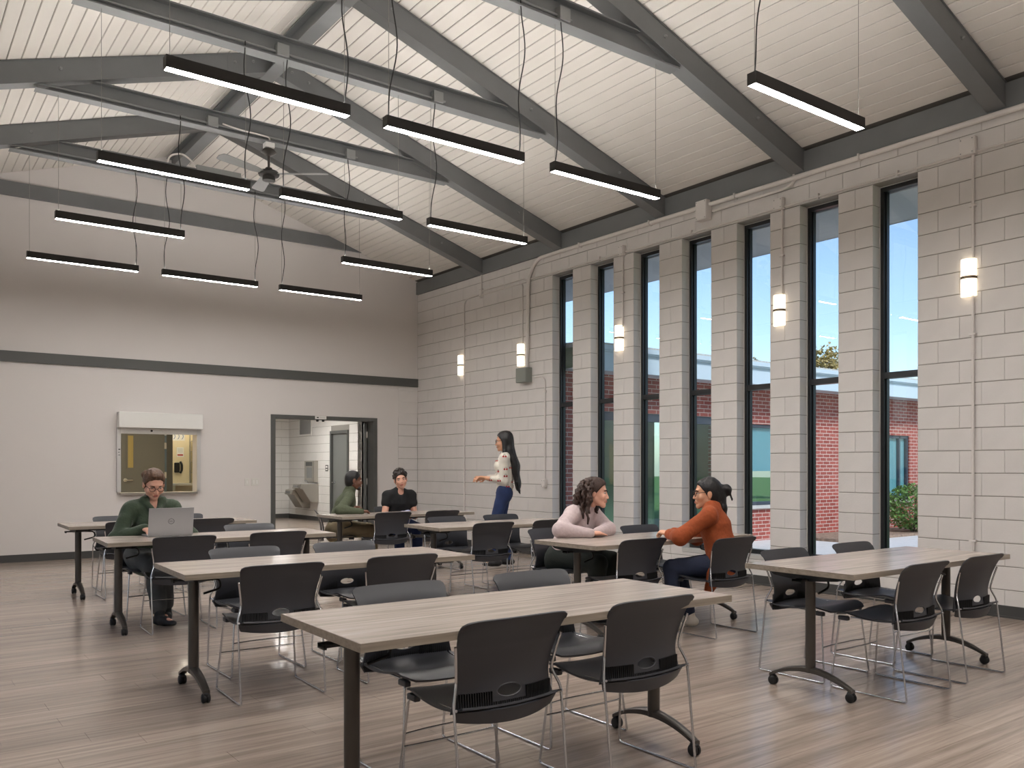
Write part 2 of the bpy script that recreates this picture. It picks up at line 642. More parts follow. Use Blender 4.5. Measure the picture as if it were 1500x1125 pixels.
for a, b, z0, z1 in rects[300:]:
    c = 0.0035
    a2, b2, c0, c1 = a + JV, b - JV, z0 + J, z1 - J
    cv = 0.0022
    d = W + 0.122
    vs = [(W, a2 + cv, c0 + c), (W, b2 - cv, c0 + c), (W, b2 - cv, c1 - c), (W, a2 + cv, c1 - c),
          (W + c, a2, c0), (W + c, b2, c0), (W + c, b2, c1), (W + c, a2, c1),
          (d, a2, c0), (d, b2, c0), (d, b2, c1), (d, a2, c1)]
    fs = [(0, 3, 2, 1)] + [(i, (i + 1) % 4, (i + 1) % 4 + 4, i + 4) for i in range(4)] + \
         [(i + 4, (i + 1) % 4 + 4, (i + 1) % 4 + 8, i + 8) for i in range(4)]
    rest.add(vs, fs)
ro = rest.build('far_blocks', 'block_paint', wall_r)
ro['kind'] = 'stuff'
for a, b in WIN:
    s = MB().box(W - 0.004, W + 0.23, a + 0.002, b - 0.002, WZ0 - 0.043, WZ0)
    s.build('window_sill', 'sill_stone', wall_r)

# ------------------------------------------------------------------ back wall with hatch and doorway
DX0, DX1, DZ = 5.078, 6.879, 2.135      # doorway clear of the wall
HX0, HX1, HZ0, HZ1 = 2.822, 3.887, 0.912, 1.875
wb = MB()
yb1 = YB + 0.2
wb.box(XL, HX0, YB, yb1, 0, 2.2)
wb.box(HX0, HX1, YB, yb1, 0, HZ0)
wb.box(HX0, HX1, YB, yb1, HZ1, 2.2)
wb.box(HX1, DX0, YB, yb1, 0, 2.2)
wb.box(DX0, DX1, YB, yb1, DZ, 2.2)
wb.box(DX1, 7.33, YB, yb1, 0, 2.2)
wb.box(7.33, W, YB + 0.006, yb1, 0, 2.2)
poly = [(XL, 2.2), (W, 2.2), (W, 4.66), (XR, ZR + 0.02), (XL, 4.66)]
wb.prism(poly, YB, yb1)
wall_b = skind(wb.build('wall_back', 'wall_paint'), 'smooth painted gable end wall')
MB().box(7.335, W - 0.003, YB + 0.002, YB + 0.0055, 0, 2.75).build('mortar_core', 'mortar', wall_b)
for ci in range(len(zs) - 1):
    z0, z1 = zs[ci], min(zs[ci + 1], 2.745)
    if z0 > 2.7:
        break
    o = link('block', block_mesh(W - 7.33 - 2 * J - 0.002, z1 - z0 - 2 * J, 0.05), wall_b)
    o.rotation_euler = (0, 0, math.pi / 2)
    o.location = ((W + 7.33) / 2, YB - 0.003, (z0 + z1) / 2)
t1 = MB().box(XL, W - 0.004, YB - 0.03, YB, 2.752, 2.899)
skind(t1.build('trim_1', 'dark_trim'), 'dark grey band running along the end wall')

# side wall opposite and wall behind the camera
wlm = MB()
wlm.box(XL - 0.21, XL, YN, WIN[6][0], 0, 4.66)
wlm.box(XL - 0.21, XL, WIN[0][1], yb1, 0, 4.66)
for i in range(6):
    wlm.box(XL - 0.21, XL, WIN[i + 1][1], WIN[i][0], WZ0, WZ1)
wlm.box(XL - 0.21, XL, WIN[6][0], WIN[0][1], 0, WZ0)
wlm.box(XL - 0.21, XL, WIN[6][0], WIN[0][1], WZ1, 4.66)
skind(wlm.build('wall_left', 'block_paint'), 'painted wall opposite with matching slot windows')
wn_b = MB()
wn_b.prism([(XL, 0), (W, 0), (W, 4.66), (XR, ZR + 0.02), (XL, 4.66)], YN - 0.2, YN)
skind(wn_b.build('wall_near', 'wall_paint'), 'painted wall behind the viewer')

# ------------------------------------------------------------------ floor
floor_o = skind(MB().box(XL - 0.1, W + 0.02, YN - 0.1, YB + 0.2, -0.12, -0.004).build('floor', 'mortar'), 'grey brown wood-look plank floor')
pl = []
ny = int((YB + 0.0 - YN) / PLANK_W) + 1
for j in range(ny):
    ya = YN + j * PLANK_W
    yb_ = min(ya + PLANK_W, YB)
    if yb_ - ya < 0.02:
        continue
    off = random.uniform(0, 1.22)
    xa = XL - off
    while xa < W:
        a, b = max(xa, XL), min(xa + 1.22, W)
        if b - a > 0.02:
            pl.append((a, b, ya, yb_))
        xa += 1.22
def parea_f(r):
    ps = [project(x, y, 0) for x, y in ((r[0], r[2]), (r[1], r[2]), (r[1], r[3]), (r[0], r[3]))]
    if any(p is None for p in ps):
        return 0
    cxm = sum(p[0] for p in ps) / 4
    cym = sum(p[1] for p in ps) / 4
    if not (-60 < cxm < 1560 and 0 < cym < 1200):
        return 0
    s = 0
    for i in range(4):
        s += ps[i][0] * ps[(i + 1) % 4][1] - ps[(i + 1) % 4][0] * ps[i][1]
    return abs(s) / 2
pl.sort(key=lambda r: -parea_f(r))
_pm = {}
G = 0.0007
for r in pl[:300]:
    w_, h_ = round(r[1] - r[0], 3), round(r[3] - r[2], 3)
    if (w_, h_) not in _pm:
        _pm[(w_, h_)] = MB().box(-w_ / 2 + G, w_ / 2 - G, -h_ / 2 + G, h_ / 2 - G, -0.005, 0).mesh('plank', 'floor_wood')
    o = link('plank', _pm[(w_, h_)], floor_o)
    o.location = ((r[0] + r[1]) / 2, (r[2] + r[3]) / 2, 0)
rest = MB()
for r in pl[300:]:
    rest.box(r[0] + G, r[1] - G, r[2] + G, r[3] - G, -0.005, 0)
o = rest.build('far_planks', 'floor_wood', floor_o)
o['kind'] = 'stuff'
bb = MB()
bb.box(W - 0.014, W, YN, YB, 0, 0.105)
bb.box(W - 0.03, W - 0.014, YN, YB, 0, 0.018)
skind(bb.build('baseboard_right', 'baseboard'), 'dark rubber base along the window wall')
bb = MB()
for a, b in ((XL, 5.04), (6.92, W - 0.014)):
    bb.box(a, b, YB - 0.012, YB, 0, 0.105)
skind(bb.build('baseboard_back', 'baseboard'), 'dark rubber base along the end wall')
skind(MB().box(XL, XL + 0.012, YN, YB, 0, 0.105).build('baseboard_left', 'baseboard'))

# ------------------------------------------------------------------ ceiling of boards
ceil_m = MB()
for s in (-1, 1):
    xa, xb = XR, (W + 0.3 if s > 0 else XL - 0.25)
    ceil_m.prism([(xa, zc(xa) + 0.012), (xb, zc(xb) + 0.012), (xb, zc(xb) + 0.16), (xa, zc(xa) + 0.16)], YN - 0.2, yb1)
ceil_o = skind(ceil_m.build('ceiling', 'ceiling_dark'), 'sloping ceiling of white painted boards')
PITCH = 0.1215
th = math.atan(SL)
pw = PITCH / math.cos(th)
LY = YB - YN
c = 0.0055
a = pw / 2 - 0.003
vs = []
for y in (0, LY):
    vs += [(-a, y, 0.016), (-a, y, c), (-a + c, y, 0), (a - c, y, 0), (a, y, c), (a, y, 0.016)]
fs = [(i, (i + 1) % 6, (i + 1) % 6 + 6, i + 6) for i in range(6)] + [(5, 4, 3, 2, 1, 0), (6, 7, 8, 9, 10, 11)]
plank_me = MB().add(vs, fs).mesh('ceiling_plank', 'plank_paint')
NPL = int((W - XR) / PITCH)
for s in (-1, 1):
    for k in range(NPL):
        xm = XR + s * (k + 0.5) * PITCH
        o = link('ceiling_plank', plank_me, ceil_o)
        o.location = (xm, YN, zc(xm))
        o.rotation_euler = (0, s * th, 0)

# ------------------------------------------------------------------ steel
def bolt(parent, x, y, z, s=-1):
    m = MB()
    m.lathe([(0, 0), (0.017, 0), (0.017, -0.012), (0.010, -0.014), (0.010, -0.026), (0, -0.026)], (0, 0, 0), 6, 'y')
    o = m.build('bolt', 'steel_grey2', parent)
    o.location = (x, y, z)
    return o
ORD = {5: 'nearest the end wall', 4: 'second from the end wall, with the ceiling fan', 3: 'third from the end wall',
       2: 'fourth from the end wall', 1: 'nearest the viewer, cut by the right edge', 0: 'overhead out of sight', -1: 'overhead behind the viewer'}
RD = 0.232
_bolt_me = MB().lathe([(0, 0), (0.017, 0), (0.017, -0.012), (0.010, -0.014), (0.010, -0.026), (0, -0.026)], (0, 0, 0), 6, 'y').mesh('bolt', 'steel_grey2')
for fi, y in enumerate(FRAMES):
    t = thing('roof_truss', 'grey steel roof truss, ' + ORD[fi - 1], 'roof truss', (0, y, 0), group='roof trusses across the hall')
    for s in (-1, 1):
        xe = W - 0.0 if s > 0 else XL
        def band(o1, o2, hw, m):
            m.prism([(XR, zc(XR) - o2), (xe, zc(xe) - o2), (xe, zc(xe) - o1), (XR, zc(XR) - o1)], -hw, hw)
        m = MB()
        band(0.002, 0.016, 0.082, m)
        m.prism([(XR, zc(XR) - RD + 0.014), (xe, zc(xe) - RD + 0.014), (xe, zc(xe) - 0.016), (XR, zc(XR) - 0.016)], -0.076, 0.0)
        band(RD - 0.014, RD, 0.082, m)
        raf = m.build('rafter', 'steel_grey', t)
        for dx in (0.22, 0.42, 2.1, 3.4):
            xb = XR + s * dx
            bo = link('bolt', _bolt_me, raf)
            bo.location = (xb, -0.076, zc(xb) - 0.105)
    zb, ztp = 4.995, 5.197
    m = MB()
    e1 = (ZR - RD - ztp) / SL
    e2 = (ZR - RD - zb) / SL
    m.prism([(XR - e2 + 0.12, zb), (XR + e2 - 0.12, zb), (XR + e2 - 0.14, zb + 0.013), (XR - e2 + 0.14, zb + 0.013)], -0.068, 0.068)
    m.prism([(XR - e2 + 0.14, zb + 0.013), (XR + e2 - 0.14, zb + 0.013), (XR + e1, ztp - 0.013), (XR - e1, ztp - 0.013)], -0.0045, 0.0045)
    m.prism([(XR - e1, ztp - 0.013), (XR + e1, ztp - 0.013), (XR + e1 - 0.04, ztp), (XR - e1 + 0.04, ztp)], -0.068, 0.068)
    m.build('tie_beam', 'steel_grey', t)
    # gusset at the ridge
    MB().prism([(XR - 0.5, zc(XR - 0.5) - RD + 0.014), (XR, ZR - RD + 0.014), (XR + 0.5, zc(XR + 0.5) - RD + 0.014), (XR + 0.5, zc(XR + 0.5) - 0.016), (XR, ZR - 0.016), (XR - 0.5, zc(XR - 0.5) - 0.016)], -0.080, -0.0765).build('gusset', 'steel_grey', t)
    # conduit on the tie beam with junction boxes
    pts = [(XR - 3.9, -0.03, zc(XR - 3.9) - RD + 0.03), (XR - 2.35, -0.03, zc(XR - 2.35) - RD + 0.032), (XR - 1.75, -0.03, zb + 0.06), (XR + 1.05, -0.03, zb + 0.06)]
    MB().tube(fillet(pts, 0.25, 6), 0.0115, 8).build('conduit', 'steel_grey2', t, True)
    for bx in ((XR - 0.65, XR + 0.95) if fi in (4, 3) else (XR - 0.65, XR + 0.95)):
        o = MB().box(bx - 0.055, bx + 0.055, -0.075, -0.006, zb + 0.018, zb + 0.128).build('junction_box', 'steel_grey2', t)
        bevel(o, 0.004)
    if fi == 6:
        o = MB().box(3.29, 3.86, -0.07, -0.006, 5.16, 5.25).build('raceway', 'steel_grey2', t)
        bevel(o, 0.004)
        MB().tube(fillet([(2.93, -0.03, 5.06), (2.95, -0.05, 5.30), (3.12, -0.05, 5.36), (3.24, -0.05, 5.28), (3.29, -0.04, 5.19)], 0.12), 0.012, 8).build('flexible_conduit', 'conduit_paint', t, True)
m = MB()
zb, ztp = 5.018, 5.212
e1, e2 = (ZR - ztp) / SL, (ZR - zb) / SL
m.prism([(XR - e2, zb), (XR + e2, zb), (XR + e1, ztp), (XR - e1, ztp)], YB - 0.045, YB)
skind(m.build('trim_2', 'steel_grey'), 'grey steel tie beam set against the end wall')
m = MB()
m.box(W - 0.032, W + 0.01, YN, YB - 0.002, ZT + 0.001, 4.645)
skind(m.build('trim_3', 'steel_grey'), 'grey steel eave beam on top of the window wall')
m = MB()
m.box(XL - 0.01, XL + 0.032, YN, YB - 0.002, ZT + 0.001, 4.645)
skind(m.build('trim_4', 'steel_grey'), 'grey steel eave beam opposite')
m = MB()
m.box(XR - 0.078, XR + 0.078, YN, YB, 5.757, 5.771)
m.box(XR - 0.005, XR + 0.005, YN, YB, 5.771, 5.975)
m.box(XR - 0.075, XR + 0.075, YN, YB, 5.962, 5.976)
skind(m.build('trim_5', 'steel_grey'), 'grey steel ridge beam')

# ------------------------------------------------------------------ windows
for i, (a, b) in enumerate(WIN):
    w = struct('window_%d' % (7 - i), 'tall black-framed slot window, number %d from the right' % (7 - i))
    xf0, xf1 = W + 0.124, W + 0.200
    fw = 0.045
    m = MB()
    m.box(xf0, xf1, a, a + fw, WZ0, WZ1)
    m.box(xf0, xf1, b - fw, b, WZ0, WZ1)
    m.box(xf0, xf1, a + fw, b - fw, WZ0, WZ0 + 0.05)
    m.box(xf0, xf1, a + fw, b - fw, WZ1 - 0.05, WZ1)
    # stepped inner stop
    for (y0, y1) in ((a + fw, a + fw + 0.014), (b - fw - 0.014, b - fw)):
        m.box(xf0 + 0.03, xf1, y0, y1, WZ0 + 0.05, WZ1 - 0.05)
    m.build('window_frame', 'window_black', w)
    MB().box(xf0 - 0.012, xf1, a + fw, b - fw, 2.186, 2.246).build('mullion', 'window_black', w)
    for z0, z1 in ((WZ0 + 0.05, 2.186), (2.246, WZ1 - 0.05)):
        MB().box(W + 0.168, W + 0.176, a + fw + 0.005, b - fw - 0.005, z0, z1).build('pane', 'pane_glass', w)
    m = MB()
    for (y0, y1) in ((a, a + 0.008), (b - 0.008, b)):
        m.box(xf0 - 0.006, xf0, y0, y1, WZ0, WZ1)
    m.box(xf0 - 0.006, xf0, a, b, WZ1 - 0.008, WZ1)
    m.build('sealant', 'sealant', w)

for i, (a, b) in enumerate(WIN):
    w = struct('window_%d' % (9 + i), 'matching slot window in the opposite wall, number %d' % (i + 1))
    m = MB()
    m.box(XL - 0.2, XL - 0.124, a, a + 0.045, WZ0, WZ1)
    m.box(XL - 0.2, XL - 0.124, b - 0.045, b, WZ0, WZ1)
    for z0, z1 in ((WZ0, WZ0 + 0.05), (2.186, 2.246), (WZ1 - 0.05, WZ1)):
        m.box(XL - 0.2, XL - 0.124, a + 0.045, b - 0.045, z0, z1)
    m.build('window_frame', 'window_black', w)
    MB().box(XL - 0.176, XL - 0.168, a + 0.045, b - 0.045, WZ0 + 0.05, WZ1 - 0.05).build('pane', 'pane_glass', w)

# our own eave outside
m = MB()
m.box(W + 0.21, 8.93, YN - 0.5, YB + 0.2, 4.03, 4.045)
m.box(8.91, 8.95, YN - 0.5, YB + 0.2, 4.03, 4.20)
m.prism([(W + 0.3, 4.5), (8.95, 4.2), (8.95, 4.24), (W + 0.3, 4.62)], YN - 0.5, YB + 0.2)
skind(m.build('trim_6', 'soffit'), 'pale soffit of the roof overhang outside the windows')

# ------------------------------------------------------------------ courtyard and brick wing
YW = 10.2
m = MB().box(-90, 90, -60, 90, -0.3, -0.13)
m.box(W + 0.21, 90, -60, 90, -0.13, -0.06)
skind(m.build('ground_lawn', 'grass'), 'lawn outside the windows')
m = MB().box(W + 0.21, 40, 4.4, 9.05, -0.06, -0.02)
m.box(W + 0.21, 13.3, 9.05, YW, -0.06, -0.02)
skind(m.build('ground_walkway', 'concrete'), 'pale concrete walkway in the courtyard')
m = MB().box(13.3, 40, 9.05, YW, -0.06, 0.03)
skind(m.build('ground_mulch', 'mulch'), 'brown mulch bed along the brick wing')
wing = thing('brick_wing', 'red brick wing with pale fascia seen through the windows', 'building', (0, YW, 0))
OPN = [(8.75, 11.45, -0.06, 2.17), (11.95, 13.25, 0.62, 2.08), (16.1, 17.55, 0.62, 1.98)]
m = MB()
xs = [8.02]
top = 2.74
prevx = 8.02
for a, b, z0, z1 in OPN:
    m.box(prevx, a, 0, 0.25, -0.1, top)
    m.box(a, b, 0, 0.25, z1, top)
    if z0 > 0:
        m.box(a, b, 0, 0.25, -0.1, z0)
    prevx = b
m.box(prevx, 40, 0, 0.25, -0.1, top)
m.build('brick_wall', 'wing_brick', wing)
m = MB()
m.box(8.02, 40, -0.52, 0.25, top, top + 0.03)
m.build('soffit', 'soffit', wing)
m = MB()
m.box(8.02, 40, -0.55, -0.51, top - 0.02, 3.02)
m.build('fascia', 'fascia', wing)
m = MB()
m.box(8.02, 40, -0.62, -0.5, 3.02, 3.09)
m.box(8.02, 40, -0.60, -0.52, 3.0, 3.02)
m.build('gutter', 'fascia', wing)
m = MB()
m.prism([(-0.6, 3.05), (6.0, 3.35), (6.0, 3.45), (-0.6, 3.12)], 8.02, 40, 'x')
m.build('roof', 'roof_gravel', wing)
for k, (a, b, z0, z1) in enumerate(OPN):
    wf = MB()
    f = 0.06
    wf.box(a, a + f, 0.03, 0.13, z0, z1)
    wf.box(b - f, b, 0.03, 0.13, z0, z1)
    wf.box(a + f, b - f, 0.03, 0.13, z1 - (0.13 if k == 0 else f), z1)
    wf.box(a + f, b - f, 0.03, 0.13, z0, z0 + f)
    if k == 0:
        for xm in (9.65, 10.55):
            wf.box(xm - 0.04, xm + 0.04, 0.03, 0.13, z0, z1 - 0.1)
    if k == 2:
        wf.box(b - 0.36, b - 0.31, 0.03, 0.13, z0, z1)
    win = wf.build('wing_window', 'wing_frame', wing)
    MB().box(a + f, b - f, 0.07, 0.078, z0 + f, z1 - f).build('pane', 'wing_glass', win)
    if k:
        zb_ = z0 + (0.42 if k == 1 else 0) * (z1 - z0)
        MB().box(a + f, b - f, 0.095, 0.1, zb_, z1 - f).build('blind', 'blind', win)
        MB().box(a - 0.05, b + 0.05, -0.07, 0.05, z0 - 0.06, z0).build('sill', 'sill_stone', win)
    else:
        MB().box(a + 0.5, a + 0.53, -0.05, 0.0, 0.95, 1.25).build('handle', 'alu', win)
    MB().box(a, b, 1.6, 1.65, z0, z1 + 0.3).build('room_back', 'wing_room', win)
def leaves(n, fn, size, seed):
    rnd = random.Random(seed)
    m = MB()
    for _ in range(n):
        p = fn(rnd)
        s = size * rnd.uniform(0.6, 1.3)
        R = Euler((rnd.uniform(-1, 1), rnd.uniform(-1, 1), rnd.uniform(0, 6.3))).to_matrix()
        q = [(0, -0.5, 0), (0.28, 0, 0.08), (0, 0.5, 0), (-0.28, 0, 0.08)]
        m.add([Vector(p) + R @ (Vector(v) * s) for v in q], [(0, 1, 2, 3)])
    return m
def inball(rnd, c, r, shell=0.55):
    while True:
        p = Vector((rnd.uniform(-1, 1), rnd.uniform(-1, 1), rnd.uniform(-1, 1)))
        if shell < p.length < 1:
            return (c[0] + p.x * r[0], c[1] + p.y * r[1], c[2] + p.z * r[2])
def shrub(x, y, r, h, label, seed):
    t = thing('shrub', label, 'shrub', (x, y, 0.02), group='shrubs by the brick wing')
    f = leaves(2600, lambda q: inball(q, (0, 0, h * 0.52), (r, r * 0.8, h * 0.5)), 0.075, seed).build('foliage', 'leaf', t)
    f['kind'] = 'stuff'
    m = MB()
    rr = random.Random(seed)
    for k in range(9):
        a = rr.uniform(0, 6.28)
        m.tube([(0.03 * math.cos(a), 0.03 * math.sin(a), 0), (r * 0.4 * math.cos(a), r * 0.4 * math.sin(a), h * 0.4), (r * 0.7 * math.cos(a), r * 0.7 * math.sin(a), h * 0.75)], 0.008, 5)
    m.build('stems', 'bark', t)
shrub(16.15, 9.3, 0.66, 0.95, 'round green shrub in the mulch bed seen through the rightmost window', 3)
shrub(17.9, 9.35, 0.58, 0.8, 'smaller green shrub beside the round shrub', 4)
def tree(x, y, h, r, label, seed):
    t = thing('tree', label, 'tree', (x, y, -0.06), group='trees beyond the brick wing')
    rr = random.Random(seed)
    m = MB()
    m.tube([(0, 0, 0), (0.1, 0, h * 0.4), (0.05, 0.1, h * 0.75), (0.1, 0.1, h)], [0.22, 0.16, 0.09, 0.03], 8)
    for k in range(9):
        a = rr.uniform(0, 6.28)
        z = h * rr.uniform(0.4, 0.8)
        m.tube([(0.08, 0, z), (r * 0.5 * math.cos(a), r * 0.5 * math.sin(a), z + r * 0.5), (r * 0.85 * math.cos(a), r * 0.85 * math.sin(a), z + r * 0.9)], [0.06, 0.035, 0.015], 5)
    m.build('trunk', 'bark', t)
    cl = [(rr.uniform(-.6, .6) * r, rr.uniform(-.6, .6) * r, h * rr.uniform(0.6, 1.0), r * rr.uniform(.3, .5)) for _ in range(14)]
    def fn(q):
        c = q.choice(cl)
        return inball(q, c[:3], (c[3],) * 3, 0.3)
    f = leaves(3600, fn, 0.2, seed).build('foliage', 'leaf_autumn', t)
    f['kind'] = 'stuff'
tree(30.0, 21.5, 5.5, 1.9, 'autumn tree above the wing roof seen through the second window from the right', 11)
tree(30.2, 26.0, 5.6, 1.6, 'autumn tree top just above the roof in the third window from the right', 12)

# ------------------------------------------------------------------ doorway, hall beyond
df = MB()
for a, b in ((5.042, 5.114), (6.845, 6.917)):
    df.box(a, b, YB - 0.02, YB + 0.215, 0, DZ + 0.03)
df.box(5.114, 6.845, YB - 0.02, YB + 0.215, 2.105, DZ + 0.03)
door1 = struct('door_1', 'dark framed double doorway into the hall')
df.build('door_frame', 'dark_trim', door1)
for k, (hx, s) in enumerate(((6.84, 1), (5.118, -1))):
    # leaves folded back at right angles into the hall
    leaf = MB().box(hx - (0.05 if s > 0 else -0.005), hx - (0.005 if s > 0 else -0.05), YB + 0.23, YB + 1.08, 0.01, 2.09)
    lo = leaf.build('door_leaf', 'dark_trim', door1)
    if s > 0:
        piv = Vector((hx, YB + 0.23, 0))
        lo.matrix_world = Matrix.Translation(piv) @ Matrix.Rotation(-0.43, 4, 'Z') @ Matrix.Translation(-piv)
    m = MB()
    for z in (0.25, 1.05, 1.88):
        m.box(hx - 0.012, hx + 0.012, YB + 0.205, YB + 0.235, z - 0.055, z + 0.055)
    m.build('hinge', 'brushed', lo)
    m = MB()
    xx = hx - (0.09 if s > 0 else -0.09)
    m.tube([(xx, YB + 0.3, 1.0), (xx, YB + 1.0, 1.0)], 0.018, 8)
    m.build('push_bar', 'brushed', lo)
cl = MB().box(5.78, 5.97, YB - 0.045, YB - 0.02, 2.112, 2.162)
ch = cl.build('closer_cover', 'white_plastic', door1)
MB().box(5.80, 5.835, YB - 0.047, YB - 0.045, 2.128, 2.146).build('printed_mark', 'bracket_black', ch)
MB().box(5.85, 5.95, YB - 0.0465, YB - 0.045, 2.134, 2.139).build('printed_mark', 'steel_grey2', ch)
m = MB()
for x in (5.83, 5.93):
    m.lathe([(0, 0), (0.022, 0), (0.022, -0.03), (0.012, -0.035), (0, -0.035)], (x, YB + 0.0, 2.105), 10)
m.build('latch_cover', 'bracket_black', door1)

HXW = 8.42
hall = struct('wall_hall', 'white painted block walls of the hall beyond the doorway')
m = MB()
m.box(HXW + 0.004, HXW + 0.2, 17.9, 18.6, 0, 2.75)
m.box(HXW + 0.004, HXW + 0.2, 19.52, 22.5, 0, 2.75)
m.box(HXW + 0.004, HXW + 0.2, 18.6, 19.52, 2.12, 2.75)
m.box(8.75, 8.95, 14.29, 17.9, 0, 2.75)
m.box(HXW, 8.95, 17.9, 18.1, 0, 2.75)
m.box(5.5, HXW + 0.2, 22.2, 22.4, 0, 2.75)
m.box(4.85, 5.0, yb1, 15.3, 0, 2.75)
m.box(4.85, 5.52, 15.3, 15.45, 0, 2.75)
m.box(5.50, 5.54, 15.45, 22.4, 0, 2.75)
m.build('mortar_core', 'mortar', hall)
for ci in range(13):
    z0, z1 = zs[ci], min(zs[ci + 1], 2.75)
    for (a, b) in run_spans(17.9, 22.2, U if ci % 2 else 0, anchor=22.2):
        if b > 18.55 and a < 19.55 and z0 < 2.15:
            if a < 18.55:
                b = 18.55
            elif b > 19.55:
                a = 19.55
            else:
                continue
        if b - a < 0.04:
            continue
        o = link('block', block_mesh(b - a - 2 * JV, z1 - z0 - 2 * J, 0.03, 'hall_paint'), hall)
        o.location = (HXW, (a + b) / 2, (z0 + z1) / 2)
    for (a, b) in run_spans(6.6, HXW, U if ci % 2 else 0, anchor=HXW):
        o = link('block', block_mesh(b - a - 2 * JV, z1 - z0 - 2 * J, 0.03, 'hall_paint'), hall)
        o.rotation_euler = (0, 0, math.pi / 2)
        o.location = ((a + b) / 2, 22.196, (z0 + z1) / 2)
hf_ = MB().box(4.85, 8.95, yb1, 15.46, -0.1, 0.0).box(5.49, 8.95, 15.46, 22.4, -0.1, 0.0)
skind(hf_.build('floor_hall', 'floor_wood'), 'wood-look floor of the hall')
hm = MB().box(5.50, 8.95, yb1, 22.4, 2.75, 2.85)
hm.box(4.85, 5.50, yb1, 15.45, 2.75, 2.85)
skind(hm.build('ceiling_hall', 'plank_paint'), 'ceiling of the hall')
bb = MB()
bb.box(HXW - 0.014, HXW + 0.004, 17.9, 18.55, 0, 0.105)
bb.box(HXW - 0.014, HXW + 0.004, 19.56, 22.2, 0, 0.105)
bb.box(5.54, HXW, 22.18, 22.2, 0, 0.105)
skind(bb.build('baseboard_hall', 'baseboard'), 'dark base in the hall')
d2 = struct('door_2', 'grey door in the hall wall beside the drinking fountain')
m = MB()
m.box(HXW - 0.03, HXW + 0.1, 19.49, 19.555, 0, 2.15)
m.box(HXW - 0.03, HXW + 0.1, 18.57, 18.63, 0, 2.15)
m.box(HXW - 0.03, HXW + 0.1, 18.63, 19.49, 2.08, 2.15)
m.build('door_frame', 'dark_trim', d2)
dl = MB().box(HXW + 0.03, HXW + 0.07, 18.63, 19.49, 0.01, 2.08).build('door_leaf', 'grey_door', d2)
m = MB()
m.tube(fillet([(HXW + 0.03, 19.40, 0.95), (HXW - 0.05, 19.40, 0.95), (HXW - 0.05, 19.28, 0.95)], 0.02), 0.011, 8)
m.lathe([(0, 0), (0.032, 0), (0.032, -0.012), (0, -0.012)], (HXW + 0.03, 19.40, 0.95), 12, 'x')
m.build('lever_handle', 'chrome', dl, True)
for (x, y, en, e, sx, sy) in ((7.2, 16.3, 'hall_lens', 0, 0.6, 1.2), (6.9, 19.2, 'hall_lens', 0, 0.6, 1.2)):
    lt = thing('ceiling_light', 'flat ceiling light over the hall, %s the doorway' % ('near' if y < 18 else 'far from'), 'light', (x, y, 2.75))
    MB().box(-sx / 2, sx / 2, -sy / 2, sy / 2, -0.03, -0.002).build('frame', 'white_plastic', lt)
    MB().box(-sx / 2 + 0.03, sx / 2 - 0.03, -sy / 2 + 0.03, sy / 2 - 0.03, -0.033, -0.0305).build('diffuser', en, lt)
v = thing('wall_vent', 'louvred metal air grille high on the hall wall', 'vent', (HXW, 21.05, 2.32))
MB().box(-0.02, -0.012, -0.36, 0.36, -0.2, 0.2).build('backing', 'dark_trim', v)
m = MB()
m.box(-0.03, -0.01, -0.4, -0.36, -0.24, 0.24); m.box(-0.03, -0.01, 0.36, 0.4, -0.24, 0.24)
m.box(-0.03, -0.01, -0.36, 0.36, 0.2, 0.24); m.box(-0.03, -0.01, -0.36, 0.36, -0.24, -0.2)
m.build('frame', 'white_plastic', v)
for k in range(24):
    y = -0.345 + k * 0.03
    MB().obox((-0.022, y, 0), (0.018, 0.004, 0.4), (0, 0, 0.6)).build('slat', 'alu', v)
# drinking fountain pair with bottle filler
ft = thing('drinking_fountain', 'two-level steel drinking fountain with bottle filler on the hall wall', 'fountain', (HXW - 0.002, 20.55, 0))
fb = MB().box(-0.10, 0, -0.24, 0.36, 0.94, 1.46).build('bottle_filler', 'brushed', ft)
MB().box(-0.104, -0.10, -0.1, 0.22, 1.04, 1.3).build('recess', 'steel_grey2', fb)
MB().box(-0.106, -0.10, -0.12, 0.26, 1.33, 1.43).build('panel', 'dark_trim', fb)
def basin(y0, y1, zt, label):
    m = MB()
    m.prism([(-0.47, zt - 0.11), (-0.44, zt), (0, zt), (0, zt - 0.46), (-0.2, zt - 0.44), (-0.4, zt - 0.13)][::-1], y0, y1)
    o = m.build('basin', 'brushed', ft)
    bevel(o, 0.012, 2)
    b2 = MB().box(-0.40, -0.08, y0 + 0.05, y1 - 0.05, zt, zt + 0.012).build('basin_rim', 'alu', o)
    m2 = MB().tube(fillet([(-0.12, y1 - 0.1, zt), (-0.12, y1 - 0.1, zt + 0.07), (-0.2, y1 - 0.1, zt + 0.075)], 0.03), 0.012, 8)
    m2.build('spout', 'chrome', o, True)
    m3 = MB().box(-0.478, -0.466, y0 + 0.1, y1 - 0.1, zt - 0.085, zt - 0.03)
    m3.build('push_bar', 'steel_grey2', o)
    return o
basin(-0.28, 0.22, 0.90, 'upper')
basin(0.24, 0.72, 0.75, 'lower')
sg = thing('room_sign', 'small dark square sign beside the hall door', 'sign', (HXW - 0.002, 19.78, 1.28))
MB().box(-0.008, 0, -0.075, 0.075, -0.075, 0.075).build('plate', 'dark_trim', sg)
MB().box(-0.0095, -0.008, -0.045, 0.045, 0.01, 0.05).build('symbol', 'paper', sg)
MB().box(-0.0095, -0.008, -0.045, 0.045, -0.045, -0.02).build('symbol', 'paper', sg)

